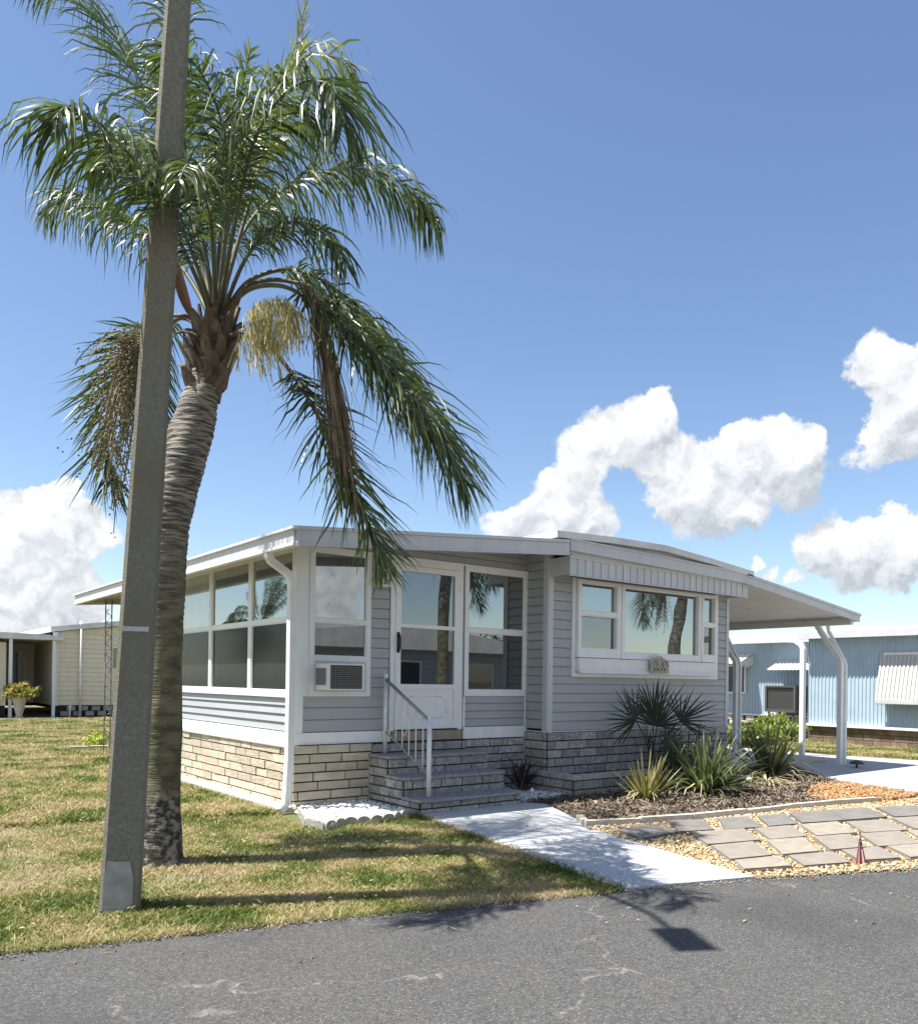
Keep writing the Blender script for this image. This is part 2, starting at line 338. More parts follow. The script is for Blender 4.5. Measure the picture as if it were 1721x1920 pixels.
def inpoly(P,poly):
    x,y=P[:,0],P[:,1]; r=np.zeros(len(P),bool); n=len(poly); j=n-1
    for i in range(n):
        xi,yi=poly[i];xj,yj=poly[j]
        c=((yi>y)!=(yj>y))&(x<(xj-xi)*(y-yi)/((yj-yi) if yj!=yi else 1e-9)+xi); r^=c; j=i
    return r
def sample(poly,dens):
    a=np.array(poly); lo=a.min(0); hi=a.max(0); n=int((hi-lo).prod()*dens)
    P=RNG.random((n,2))*(hi-lo)+lo; return P[inpoly(P,poly)]
# lawn grass
lawn=[(-9,-1.95),(-6,-2.86),(-3.45,-3.57),(-1.8,-3.96),(.23,-4.54),(.27,-4.5),(.58,-2.7),(.88,-1.12),(.5,-1.24),(.2,-1.27),(-.06,-1.20),(-.30,-1.36),(-.42,-1.0),(-.30,-.1),(-.32,5.6),(0.5,6.0),(.6,9.6),(1.2,22.3),(-9,22)]
def blades(P,hmin,hmax,wd,name,m,z=0):
    n=len(P); h=RNG.uniform(hmin,hmax,n); th=RNG.random(n)*2*np.pi; lean=RNG.uniform(.3,1.9,n)*h; ph=RNG.random(n)*2*np.pi
    w_=wd*RNG.uniform(.6,1.3,n); wx=np.cos(th)*w_; wy=np.sin(th)*w_; lx=np.cos(ph)*lean; ly=np.sin(ph)*lean
    X,Y=P[:,0],P[:,1]; Z=np.full(n,z-.004)
    v=np.stack([np.stack([X-wx,Y-wy,Z],1),np.stack([X+wx,Y+wy,Z],1),np.stack([X+wx*.8+lx*.4,Y+wy*.8+ly*.4,Z+h*.62],1),np.stack([X-wx*.8+lx*.4,Y-wy*.8+ly*.4,Z+h*.62],1),np.stack([X+wx*.15+lx,Y+wy*.15+ly,Z+h],1),np.stack([X-wx*.15+lx,Y-wy*.15+ly,Z+h],1)],1).reshape(-1,3)
    i=np.arange(n)[:,None]*6; f=np.concatenate([i+np.array([[0,1,2,3]]),i+np.array([[3,2,4,5]])],0)
    return npmesh(name,v,f,m)
def grass_mat():
    m=bpy.data.materials.new('lawn_grass'); m.use_nodes=True; t=m.node_tree; b=t.nodes['Principled BSDF']; l=t.links
    tc=nd(t,'ShaderNodeTexCoord'); g=nd(t,'ShaderNodeNewGeometry')
    def ns(sc,det,a,c):
        n=nd(t,'ShaderNodeTexNoise'); n.inputs['Scale'].default_value=sc; n.inputs['Detail'].default_value=det; l.new(tc.outputs['Object'],n.inputs[0])
        q=nd(t,'ShaderNodeMapRange'); l.new(n.outputs[0],q.inputs[0]); q.inputs[1].default_value=a; q.inputs[2].default_value=c; return q.outputs[0]
    r1=nd(t,'ShaderNodeMapRange'); l.new(g.outputs['Random Per Island'],r1.inputs[0]); r1.inputs[3].default_value=-.30; r1.inputs[4].default_value=.42
    a=nd(t,'ShaderNodeMath',operation='ADD'); a.use_clamp=True; l.new(ns(1.3,8,.38,.62),a.inputs[0]); l.new(r1.outputs[0],a.inputs[1])
    rp=nd(t,'ShaderNodeValToRGB'); e=rp.color_ramp.elements; e[0].position=0; e[0].color=(.075,.125,.02,1); e[1].position=1; e[1].color=(.50,.40,.235,1)
    e.new(.24).color=(.15,.195,.036,1); e.new(.45).color=(.29,.29,.082,1); e.new(.70).color=(.42,.36,.165,1)
    l.new(a.outputs[0],rp.inputs[0]); l.new(rp.outputs[0],b.inputs['Base Color']); b.inputs['Roughness'].default_value=.55; b.inputs['Specular IOR Level'].default_value=.35
    tr=nd(t,'ShaderNodeBsdfTranslucent'); l.new(rp.outputs[0],tr.inputs[0]); ms=nd(t,'ShaderNodeMixShader'); ms.inputs[0].default_value=.3
    l.new(b.outputs[0],ms.inputs[1]); l.new(tr.outputs[0],ms.inputs[2]); l.new(ms.outputs[0],t.nodes['Material Output'].inputs[0]); return m
m_grass=grass_mat()
C2=np.array([CAM.x,CAM.y])
P=sample(lawn,12500); D=np.linalg.norm(P-C2,axis=1)
# visible wedge plus a margin
fd=(P-C2)@np.array([fw.x,fw.y]); sd=(P-C2)@np.array([rt.x,rt.y]); vis=(sd/np.maximum(fd,.1)>-.80)
keep=RNG.random(len(P))<np.where(vis,np.clip((5.6/D)**2,0.02,1),.04)
# thin, worn spots
worn=np.zeros(len(P))
for (x,y,r) in ((-3.05,-1.75,.55),(-3.0,-1.0,.45),(-3.8,-1.6,.9),(-2.75,.2,.35),(-3.3,-.6,.5),(-2.2,-2.5,.5),(-1.5,-2.2,.4),(-.4,-1.9,.45),(-2.9,1.5,.5),(.1,-2.2,.3)):
    worn=np.maximum(worn,np.exp(-((P[:,0]-x)**2+(P[:,1]-y)**2)/r**2))
keep&=RNG.random(len(P))>worn*.80
P=P[keep]; D=D[keep]
near=D<9
g1=blades(P[near],.012,.036,.0046,'lawn_grass',m_grass); tag(g1,kind='stuff')
g2=blades(P[~near],.03,.07,.010,'far_lawn_grass',m_grass); tag(g2,kind='stuff')
g=np.array([[1.0,22.6],[-9,22]]); 
side=[(13.4,-1.1),(13.2,.6),(12.9,2),(12.8,7),(17.0,7),(15.9,3.2),(15.9,-2.6)]
P=sample(side,1500); g3=blades(P,.03,.08,.010,'far_lawn_grass',m_grass); tag(g3,kind='stuff')
P=sample([(.45,6.0),(5.6,6.0),(6.6,22.0),(1.1,22.0)],900); g5=blades(P,.03,.08,.012,'far_lawn_grass',m_grass); tag(g5,kind='stuff')
# ragged grass fringe leaning over the road edge and walk
E_=[]
for a,b_ in zip(lawn[1:10],lawn[2:11]):
    n_=int(math.dist(a,b_)*420); t_=RNG.random(n_)[:,None]; E_.append(np.array(a)+(np.array(b_)-np.array(a))*t_+RNG.normal(0,.018,(n_,2)))
E_=np.concatenate(E_); g4=blades(E_,.025,.07,.004,'lawn_edge_grass',m_grass); tag(g4,kind='stuff')

# stones
def icobase(sub=1):
    import bmesh
    bm=bmesh.new(); bmesh.ops.create_icosphere(bm,subdivisions=sub,radius=1); bm.verts.ensure_lookup_table()
    v=np.array([x.co[:] for x in bm.verts]); f=np.array([[q.index for q in p.verts] for p in bm.faces]); bm.free(); return v,f
IV,IF=icobase(1)
def stones(P,smin,smax,name,m,z=0.0,flat=.7,jit=.25,zj=.01):
    n=len(P); s=RNG.uniform(smin,smax,n); nv=len(IV)
    A=RNG.normal(size=(n,3,3)); Q,_=np.linalg.qr(A)
    v=IV[None]*RNG.uniform(.6,1.2,(n,1,3))*(1+RNG.uniform(-jit,jit,(n,nv,1)))
    v=np.einsum('nij,nvj->nvi',Q,v)*s[:,None,None]; v[:,:,2]*=flat
    v[:,:,0]+=P[:,0:1]; v[:,:,1]+=P[:,1:2]; v[:,:,2]+= (z+s*.35+RNG.uniform(0,zj,n))[:,None]
    f=(IF[None]+ (np.arange(n)*nv)[:,None,None]).reshape(-1,3); return npmesh(name,v.reshape(-1,3),f,m)
m_wstone=mat('white_stones',(.78,.78,.77),(.62,.62,.63),12,.8,island=.25)
o=stones(sample(rockL,1100),.018,.038,'white_rocks',m_wstone,.01,zj=.03); tag(o,kind='stuff')
o=stones(sample(rockR,900),.018,.036,'white_rocks',mat('grey_white_stones',(.66,.67,.69),(.45,.46,.48),12,.8,island=.3),.01,zj=.03); tag(o,kind='stuff')
m_gstone=mat('golden_stones',(.43,.29,.125),(.58,.50,.36),20,.85,island=.38,c3=(.40,.20,.085),s3=2.5,t3=(.55,.75))
o=stones(sample(patio,1500),.008,.019,'golden_gravel',m_gstone,.010); tag(o,kind='stuff')
orange=[(5.6,-3.15),(5.9,-2.7),(6.7,-2.3),(7.5,-2.1),(7.75,-2.2),(7.6,-2.9),(7.4,-3.5),(6.5,-3.5)]
m_ostone=mat('rust_orange_chips',(.30,.145,.055),(.44,.29,.15),12,.9,island=.35)
o=stones(sample(orange,1800),.010,.028,'orange_gravel',m_ostone,.018,zj=.04); tag(o,kind='stuff')
def chips(P,l0,l1,wd,name,m,z,zj,tilt=.7):
    n=len(P); th=RNG.random(n)*2*np.pi; ti=RNG.uniform(-tilt,tilt,n); l=RNG.uniform(l0,l1,n); w2=wd*RNG.uniform(.5,1.3,n)
    d=np.stack([np.cos(th)*np.cos(ti),np.sin(th)*np.cos(ti),np.sin(ti)],1); s=np.stack([-np.sin(th),np.cos(th),RNG.uniform(-.5,.5,n)],1)
    c=np.stack([P[:,0],P[:,1],z+np.abs(np.sin(ti))*l*.4+RNG.uniform(0,zj,n)],1); u=np.cross(d,s); u/=np.linalg.norm(u,axis=1)[:,None]
    a=d*l[:,None]/2; b_=s*w2[:,None]/2; k=u*.003
    v=np.stack([c-a-b_*.4-k,c-b_-k,c+a-b_*.3-k,c+a+b_*.5-k,c+b_+k,c-a+b_*.6+k],1).reshape(-1,3)
    i=np.arange(n)[:,None]*6; f=np.concatenate([i+np.array([[0,1,4,5]]),i+np.array([[1,2,3,4]])],0); return npmesh(name,v,f,m)
o=chips(sample(mulch,1500),.025,.075,.016,'mulch_chips',mat('mulch_chip',(.235,.185,.135),(.075,.055,.038),6,.9,island=.7),.018,.04); tag(o,kind='stuff')
P=sample(mulch,34); o=chips(P,.08,.28,.008,'dead_leaf_litter',mat('tan_litter',(.36,.30,.21),(.2,.16,.11),6,.8,island=.4),.035,.03,.2); tag(o,kind='stuff')
# leaf litter and clippings on lawn
P=sample([(-4,-3.2),(-1,-3.9),(.3,-4.2),(.6,-2),(-.4,-1.6),(-.5,3),(-4,3)],70)
o=chips(P,.012,.05,.004,'dry_grass_clippings',mat('dry_clipping',(.36,.30,.17),rough=.8,island=.3),.03,.02,.5); tag(o,kind='stuff')

# a few leaves and twigs blown onto the road
P=np.array([(x+RNG.normal(0,.25),-4.6-.27*x-abs(RNG.normal(0,.5))) for x in RNG.uniform(-3.2,4.5,70)])
o=chips(P,.015,.05,.010,'road_leaf_litter',mat('brown_leaf_bit',(.16,.12,.07),(.30,.24,.14),6,.8,island=.4),.012,.004,.25); tag(o,kind='stuff')
# grit washed along the road edge
E3=np.concatenate([np.array(a)+(np.array(c)-np.array(a))*RNG.random((int(math.dist(a,c)*260),1))+RNG.normal(0,.05,(int(math.dist(a,c)*260),2)) for a,c in zip(redge[2:9],redge[3:10])])
o=stones(E3,.003,.009,'edge_grit',mat('pale_grit',(.34,.31,.26),(.22,.20,.17),20,.9,island=.4),.006); tag(o,kind='stuff')
# pavers
PV=[('back row by the concrete curb',[[(2.78,-2.96),(3.14,-3.10),(2.75,-3.52),(2.37,-3.41)],[(3.36,-3.16),(3.74,-3.25),(3.27,-3.70),(2.87,-3.58)],[(3.86,-3.30),(4.26,-3.38),(3.78,-3.80),(3.40,-3.72)],[(4.34,-3.40),(4.92,-3.52),(4.40,-3.97),(3.86,-3.82)],[(4.95,-3.53),(5.50,-3.66),(5.02,-4.12),(4.43,-3.98)],[(5.66,-3.72),(6.2,-3.9),(5.72,-4.35),(5.14,-4.17)],[(6.32,-3.95),(6.9,-4.1),(6.4,-4.58),(5.84,-4.4)]]),
('second row from the curb',[[(2.40,-3.52),(3.00,-3.68),(2.62,-4.10),(2.05,-3.96)],[(3.13,-3.74),(3.58,-3.84),(3.17,-4.24),(2.74,-4.14)],[(3.72,-3.88),(4.22,-3.99),(3.76,-4.42),(3.29,-4.29)],[(4.34,-4.04),(4.84,-4.20),(4.38,-4.62),(3.88,-4.45)],[(4.97,-4.22),(5.5,-4.38),(5.02,-4.82),(4.5,-4.66)],[(5.62,-4.44),(6.15,-4.6),(5.7,-5.05),(5.15,-4.87)]]),
('third row from the curb',[[(2.02,-4.02),(2.48,-4.12),(2.10,-4.54),(1.68,-4.44)],[(2.66,-4.16),(3.06,-4.27),(2.60,-4.68),(2.22,-4.58)],[(3.18,-4.32),(3.60,-4.44),(3.13,-4.83),(2.74,-4.72)],[(3.73,-4.48),(4.20,-4.63),(3.72,-5.02),(3.26,-4.88)],[(4.32,-4.67),(4.8,-4.8),(4.34,-5.24),(3.85,-5.06)],[(4.95,-4.86),(5.5,-5.0),(5.0,-5.46),(4.46,-5.28)]]),
('front row nearest the road',[[(1.66,-4.50),(2.10,-4.60),(1.86,-4.86),(1.45,-4.72)],[(2.22,-4.64),(2.68,-4.76),(2.40,-5.05),(1.98,-4.91)],[(2.80,-4.79),(3.20,-4.90),(2.90,-5.22),(2.52,-5.08)],[(3.32,-4.94),(3.78,-5.08),(3.46,-5.42),(3.02,-5.26)],[(3.92,-5.12),(4.4,-5.28),(4.05,-5.64),(3.6,-5.48)]])]
m_pav=[mat('grey_paver',(.275,.245,.205),(.22,.195,.165),9,.9,bump=.3,bscale=60),mat('warm_grey_paver',(.32,.28,.23),(.255,.225,.185),7,.9,bump=.3,bscale=60,c3=(.5,.42,.3),s3=5,t3=(.6,.75)),mat('slate_paver',(.20,.187,.17),(.15,.142,.13),8,.9,bump=.3,bscale=60)]
ordn=['first','second','third','fourth','fifth','sixth','seventh']
def paver(q,lab,m,name='paver'):
    b=MB(); c=sum((V((x,y,0)) for x,y in q),V())/4; zt=.038+random.uniform(0,.010)
    lo=[c+(V((x,y,0))-c)*1.07 for x,y in q]; b.prism([(p.x,p.y,-.01) for p in lo],(0,0,zt+.004)); 
    hi=[c+(p-c)*.975+V((0,0,zt)) for p in lo]; b.prism([tuple(p) for p in hi],(0,0,.004+random.uniform(0,.003)))
    o=b.build('paver_stone',m,loc=(c.x,c.y,0)); tag(o,lab,'paver','concrete pavers laid in the golden gravel'); return o
for ri,(rn,qs) in enumerate(PV):
    for k,q in enumerate(qs): paver(q,f'grey paver, {ordn[k]} from the white walkway in the {rn}',m_pav[(2 if ri==0 else (1 if (k+ri)%3==0 else 0))])
paver([(1.93,-3.02),(2.42,-3.04),(2.33,-3.42),(1.76,-3.44)],'dark broken grey paver touching the white walkway edge',m_pav[2])

# bed curb
m_curb=mat('cast_curb',(.58,.54,.47),(.42,.39,.33),14,.9,bump=.5,bscale=40)
cp=[(2.10,-2.33),(1.92,-2.58),(2.52,-2.79),(3.17,-2.95),(4.01,-3.05),(4.8,-3.11),(5.53,-3.22),(6.3,-3.40)]
b=MB(); 
for a,c in zip(cp[:-1],cp[1:]):
    a=V((a[0],a[1],0)); c=V((c[0],c[1],0)); d=(c-a).normalized(); n=V((-d.y,d.x,0)); l=(c-a).length-.006
    b.obox(a-n*.035,d*l,n*.07,V((0,0,.075+random.uniform(-.006,.006))))
o=b.build('bed_curb',m_curb,loc=(1.92,-2.58,0)); tag(o,'low pale concrete curb edging the front of the mulch bed','curb')
# scalloped edging
sp=[(-.06,-.16),(-.38,-1.0),(-.34,-1.30),(-.06,-1.18),(.2,-1.25),(.5,-1.22),(.86,-1.06)]
def scallops(path):
    pts=[]
    for a,c in zip(path[:-1],path[1:]):
        l=math.dist(a,c); k=max(1,round(l/.15))
        for j in range(k): pts.append((V((a[0]+(c[0]-a[0])*j/k,a[1]+(c[1]-a[1])*j/k,0)),V((c[0]-a[0],c[1]-a[1],0)).normalized(),l/k))
    return pts
b=MB()
for p,d,l in scallops(sp):
    n=V((-d.y,d.x,0)); prof=[p]; h=.085
    for j in range(9): t_=math.pi*j/8; prof.append(p+d*(l/2-l/2*math.cos(t_)*.98)+V((0,0,h*.6+h*.45*math.sin(t_))))
    prof.append(p+d*l); b.prism([tuple(q-n*.02) for q in prof],n*.04)
o=b.build('scalloped_edging',mat('grey_edging',(.40,.39,.36),(.26,.25,.22),18,.9,bump=.4,bscale=50),loc=(-.06,-.16,0)); tag(o,'low scalloped grey edging around the white rocks beside the steps','edging')

# ------------------------------------------------------------------ house construction helpers
class Wall:
    def __init__(s,o,d,n): s.o=V((o[0],o[1],0)); s.d=V((d[0],d[1],0)); s.n=V((n[0],n[1],0))
    def P(s,u,off,z): return s.o+s.d*u+s.n*off+V((0,0,z))
    def box(s,b,u0,u1,o0,o1,z0,z1,m=0): b.obox(s.P(u0,o0,z0),s.d*(u1-u0),s.n*(o1-o0),V((0,0,z1-z0)),m)
def siding(b,W,u0,u1,z0,z1,lap=.118,m=0,base=.0,lip=.030,dl=.014):
    z=z0
    while z<z1-.004:
        zz=min(z+lap,z1); k=(zz-z)/lap
        def tz(u): return zz
        g_=min(.011,lap*.1); o1=base+lip; o2=base+lip-dl*k
        b.face([W.P(u0,o1,z+g_),W.P(u1,o1,z+g_),W.P(u1,o2,zz),W.P(u0,o2,zz)],m)
        b.face([W.P(u0,base+.002,z+g_),W.P(u1,base+.002,z+g_),W.P(u1,o1,z+g_),W.P(u0,o1,z+g_)],m)
        b.face([W.P(u0,base+.002,z),W.P(u1,base+.002,z),W.P(u1,base+.002,z+g_),W.P(u0,base+.002,z+g_)],m)
        b.face([W.P(u0,base+.002,zz),W.P(u1,base+.002,zz),W.P(u1,o2,zz),W.P(u0,o2,zz)],m)
        z+=lap
def blocks(b,W,u0,u1,z0,z1,ch=.108,bl=.40,gap=.017,proud=.03,seed=1,mm=1,mb_=0,rough=0,off=0.0):
    R=random.Random(seed); W.box(b,u0+.002,u1-.002,off-.02,off+proud*.12,z0,z1-.001,mm); z=z0; r=0
    while z<z1-.02:
        zt=min(z+ch,z1); u=u0-(bl*.5 if r%2 else 0)+R.uniform(-.05,.05)
        if not r%2: u=u0
        while u<u1-.01:
            e=u+bl*R.choice((1,1,1,.75)) ; a=max(u,u0); c=min(e,u1)
            if c-a>.03:
                pr=proud+R.uniform(-.002,.003)+rough*R.uniform(-.006,.008)
                W.box(b,a+gap/2,c-gap/2,off+proud*.05,off+pr,z+gap/2,zt-gap/2,mb_)
            u=e
        z+=ch; r+=1
def window(parent,W,u0,u1,z0,z1,panes,fw_=.05,o0=.0,o1=.035,name='window',mf='vinyl',rail=.045,label=None):
    """panes: list of (z0,z1,material) stacked panes; frame drawn round and between"""
    b=MB(); W.box(b,u0,u0+fw_,o0,o1,z0,z1); W.box(b,u1-fw_,u1,o0,o1,z0,z1)
    cuts=[z0]+[v for p in panes for v in p[:2]]+[z1]
    for i in range(0,len(cuts),2):
        if cuts[i+1]-cuts[i]>.003: W.box(b,u0+fw_,u1-fw_,o0,o1-.002,cuts[i],cuts[i+1])
    # thin sash line
    f=b.build(name,M_[mf],parent)
    if label: f['label']=label
    for p in panes:
        q=MB(); W.box(q,u0+fw_+.001,u1-fw_-.001,o0,o0+.008,p[0]+.001,p[1]-.001); q.build('pane',p[2],f)
        s=MB(); t_=.012
        W.box(s,u0+fw_,u0+fw_+t_,o0+.008,o1-.012,p[0],p[1]); W.box(s,u1-fw_-t_,u1-fw_,o0+.008,o1-.012,p[0],p[1]); W.box(s,u0+fw_+t_,u1-fw_-t_,o0+.008,o1-.012,p[0],p[0]+t_); W.box(s,u0+fw_+t_,u1-fw_-t_,o0+.008,o1-.012,p[1]-t_,p[1])
        s.build('sash',M_['white'],f)
    return f

# ------------------------------------------------------------------ main home
H=thing('mobile_home',(0,0,0),'grey mobile home with white windows, block skirting and flat carport roof behind the palm','mobile home')
WF=Wall((0,0),(1,0),(0,-1)); WL=Wall((0,0),(0,1),(-1,0))
XM,XR,YM=3.43,7.42,-.43
WM=Wall((0,YM),(1,0),(0,-1)); WR=Wall((XM,YM),(0,1),(-1,0))
def mx(x): return -4.2+(x+4.2)*1.014
def mz(z): return 1.46+(z-1.46)*1.014
def roofz(x): return 2.98+.0785*(x+.47)      # top of porch roof
# wall core
b=MB(); b.box(.03,XM-.03,.03,5.4,.05,2.9); b.prism([(.03,.03,2.9),(XM+.3,.03,2.9),(XM+.3,.03,roofz(XM+.3)-.09),(.03,.03,roofz(.03)-.09)],(0,5.37,0)); b.box(XM+.03,XR-.03,YM+.03,15,.05,3.2); b.build('wall_core',M_['dark'],H)
# siding
b=MB(); siding(b,WF,.06,2.30,.86,1.272,.1373); siding(b,WF,.93,1.19,1.25,2.96); siding(b,WF,2.345,3.40,.874,1.275,.1)
b.build('front_siding',M_['siding'],H)
b=MB(); z=2.975
siding(b,WF,.0,XM,2.975,3.06,.085); siding(b,WF,1.3,XM,3.06,3.14,.08); siding(b,WF,2.6,XM,3.14,3.2,.06); b.build('gable_infill_siding',M_['siding'],H)
b=MB(); siding(b,WL,0,5.4,.86,1.25,.0975,lip=.026,dl=.021); b.build('side_siding',M_['siding'],H)
b=MB(); siding(b,WR,.0,.45,.84,3.22,.118); b.build('return_siding',M_['siding'],H)
b=MB(); zf=mz(.82)
siding(b,WM,XM+.06,XR-.05,zf,mz(1.567)-.02,.126); siding(b,WM,XM+.06,mx(3.73),mz(1.567)-.02,3.0,.126); siding(b,WM,mx(6.963),XR-.05,mz(1.567)-.02,3.0,.126); b.build('main_siding',M_['siding'],H)
# trims
b=MB(); WF.box(b,-.015,.055,0,.03,.86,2.96); WL.box(b,-.028,.05,0,.045,.86,2.96); WF.box(b,.056,.118,0,.025,1.273,2.96); b.build('corner_trim',M_['vinyl'],H)
b=MB(); WF.box(b,-.03,1.22,.0,.035,.725,.858); b.build('base_trim',M_['vinyl'],H); 
b=MB(); WF.box(b,2.33,XM+.0,.0,.04,.722,.872); WF.box(b,2.315,2.345,.0,.046,.876,1.27); WF.box(b,XM-.04,XM-.005,.0,.03,.876,1.27); b.build('base_trim',M_['vinyl'],H)
b=MB(); WL.box(b,-.025,5.4,.0,.048,1.252,1.288); b.build('sill_trim',M_['vinyl'],H)
b=MB(); b.prism([(-.0,-.032,.70),(-.105,-.032,.695),(-.108,-.032,.72),(-.046,-.032,.856),(-.0,-.032,.856)],(0,5.43,0)); b.build('base_flashing',M_['vinyl'],H)
b=MB(); WM.box(b,XM-.02,XM+.06,0,.036,zf-.02,3.2); WR.box(b,-.03,.06,0,.036,zf-.02,3.2); b.build('corner_trim',M_['panel'],H)
b=MB(); WM.box(b,XR-.05,XR+.02,0,.036,zf-.02,3.05); b.build('corner_trim',M_['panel'],H)
b=MB(); b.box(XM-.02,XR,-.84,YM,3.085,3.10); b.box(XM+.06,XR-.05,YM,YM+.03,2.95,3.085); b.build('front_soffit',M_['soffit'],H)
b=MB(); WM.box(b,XM+.06,XR-.05,0,.026,zf-.03,zf); WR.box(b,.06,.43,0,.026,zf-.03,zf); b.build('starter_trim',M_['vinyl'],H)
b=MB(); WF.box(b,0.115,XM,0,.045,2.955,2.975); b.build('head_trim',M_['vinyl'],H)
b=MB(); WF.box(b,1.25,2.31,.0,.02,.725,.845); b.build('threshold_board',mat('tan_board',(.35,.31,.24),(.28,.24,.18),8,.7),H)
# skirting
b=MB(); WS=Wall((-.045,-.05),(0,1),(-1,0)); blocks(b,WS,-.0,5.45,.0,.70,.101,.40,.016,.035,3,rough=1); b.build('block_skirting',[M_['creamblk'],M_['mortar']],H)
b=MB(); WS2=Wall((-.075,-.035),(1,0),(0,-1)); blocks(b,WS2,0,1.02,0,.722,.1035,.41,.016,.032,5); b.build('block_skirting',[M_['creamsm'],M_['mortar']],H)
b=MB(); WS3=Wall((0,-.02),(1,0),(0,-1)); blocks(b,WS3,2.36,XM-.03,0,.716,.102,.41,.017,.03,8); blocks(b,WS3,.95,2.36,.60,.72,.108,.45,.017,.03,9)
WS5=Wall((XM-.03,0),(0,-1),(-1,0)); blocks(b,WS5,0.0,.47,.0,.80,.114,.40,.017,.03,21)
WS4=Wall((0,YM-.03),(1,0),(0,-1)); blocks(b,WS4,XM-.03,XR,0,.80,.114,.34,.017,.03,12); b.build('block_skirting',[M_['greyblk'],M_['mortar']],H)
# ---- windows, porch side
for k,(a,c) in enumerate(((.055,1.258),(1.262,2.574),(2.578,3.87),(3.874,5.1))):
    window(H,WL,a,c,1.29,2.955,[(1.33,2.115,G_screen),(2.165,2.915,G_clear if k!=2 else G_curtain)],.045,.0,.034)
# front left window above the cooler
f=window(H,WF,.12,.925,1.27,2.955,[(1.73,2.115,G_dim),(2.16,2.915,G_clear)],.062,.0,.036,label='front porch window with an air conditioner in its lower opening')
b=MB(); WF.box(b,.187,.863,.037,.041,1.325,1.675); b.build('filler_panel',mat('grey_filler',(.52,.53,.54),rough=.6),f)
# right window
window(H,WF,2.335,3.43,1.275,2.955,[(1.35,2.10,G_dim),(2.16,2.90,G_clear)],.065,.0,.036)
# ---- door
b=MB(); WF.box(b,1.20,1.262,0,.040,.85,2.955); WF.box(b,2.238,2.30,0,.040,.85,2.955); WF.box(b,1.262,2.238,0,.040,2.875,2.955); fr=b.build('door_frame',M_['vinyl'],H)
b=MB(); WF.box(b,1.266,1.345,.006,.046,.868,2.87); WF.box(b,2.165,2.234,.006,.046,.868,2.87); WF.box(b,1.345,2.165,.006,.046,2.80,2.87); WF.box(b,1.345,2.165,.006,.046,2.11,2.155)
WF.box(b,1.345,2.165,.006,.046,1.36,1.42); WF.box(b,1.345,2.165,.006,.046,.868,.925); WF.box(b,1.345,2.165,.006,.030,.925,1.36)
# embossed lower panel outline
pp=[(1.50,1.00),(1.98,1.00),(2.05,1.06),(2.05,1.21),(1.98,1.27),(1.50,1.27),(1.46,1.21),(1.46,1.06)]
for i in range(8):
    a=pp[i]; c=pp[(i+1)%8]; b.tube([WF.P(a[0],.030,a[1]),WF.P(c[0],.030,c[1])],.007,6)
door=b.build('door',M_['vinyl'],H)
for z0,z1,g_ in ((1.42,2.11,G_dim),(2.155,2.80,G_dim)):
    q=MB(); WF.box(q,1.346,2.164,.012,.020,z0+.001,z1-.001); q.build('pane',g_,door)
b=MB(); b.tube([WF.P(1.305,.05,2.02),WF.P(1.305,.085,2.00),WF.P(1.300,.10,1.93),WF.P(1.305,.085,1.85),WF.P(1.305,.05,1.82)],.012,8); WF.box(b,1.285,1.325,.046,.056,1.80,2.05); b.build('handle',M_['black'],door)
b=MB(); 
for z in (1.0,1.75,2.6):
    b=MB(); WF.box(b,2.228,2.246,.040,.055,z,z+.09); b.build('hinge',M_['white'],door)
# ---- lantern
b=MB(); cx,cy_=1.055,-.12
zt,zb=2.745,2.60
b.box(cx-.035,cx+.035,-.045,-.005,2.66,2.84); b.box(cx-.012,cx+.012,cy_,-.02,2.79,2.81)
b.prism([(cx-.085,cy_-.085,2.75),(cx+.085,cy_-.085,2.75),(cx+.085,cy_+.085,2.75),(cx-.085,cy_+.085,2.75)],(0,0,.012))
for sx in (-1,1):
    for sy in (-1,1): b.tube([(cx+sx*.075,cy_+sy*.075,2.75),(cx+sx*.045,cy_+sy*.045,2.59)],.008,5)
    b.tube([(cx+sx*.003,cy_-.075,2.75),(cx+sx*.003,cy_-.045,2.59)],.005,5)
b.box(cx-.055,cx+.055,cy_-.055,cy_+.055,2.575,2.592)
b.tube([(cx,cy_,2.762),(cx,cy_,2.80),(cx,cy_,2.83)],[.08,.03,.008],8,smooth=False)
la=b.build('wall_lantern',M_['white'],H); q=MB(); q.tube([(cx,cy_,2.595),(cx,cy_,2.745)],[.035,.055],8); q.build('lamp_glass',mat('lantern_glass',(.25,.26,.25),rough=.1,spec=.8),la)
# ---- picture window bay
z4=mz(1.567)
b=MB(); u0,u1=mx(3.73),mx(6.963)
WM.box(b,u0,u1,0,.05,z4-.02,z4+.04); WM.box(b,u0,u0+.055,0,.05,z4+.04,2.90); WM.box(b,u1-.075,u1,0,.05,z4+.04,2.90); WM.box(b,u0+.055,u1-.075,0,.05,2.875,2.90)
sur=b.build('window_surround',M_['vinyl'],H)
b=MB(); WM.box(b,u0+.06,u1-.16,.03,.12,z4+.05,mz(1.80)); WM.box(b,u0+.10,u1-.2,.05,.105,z4+.025,z4+.05); 
b.prism([WM.P(u0+.06,.121,z4+.10),WM.P(u0+.06,.16,z4+.03),WM.P(u0+.06,.121,z4+.03)],WM.d*(u1-u0-.22)); b.build('sill_apron',M_['white'],sur)
window(H,WM,mx(3.79),mx(4.62),mz(1.81),2.875,[(mz(1.93),mz(2.38),G_dim),(mz(2.44),2.84,G_clear)],.06,.03,.10)
window(H,WM,mx(4.665),mx(6.475),mz(1.81),2.875,[(mz(1.90),2.84,G_clear)],.062,.03,.095,label='wide picture window between two narrow sash windows')
window(H,WM,mx(6.482),mx(6.875),mz(1.81),2.875,[(mz(1.92),mz(2.36),G_dim),(mz(2.42),2.84,G_clear)],.052,.03,.10)
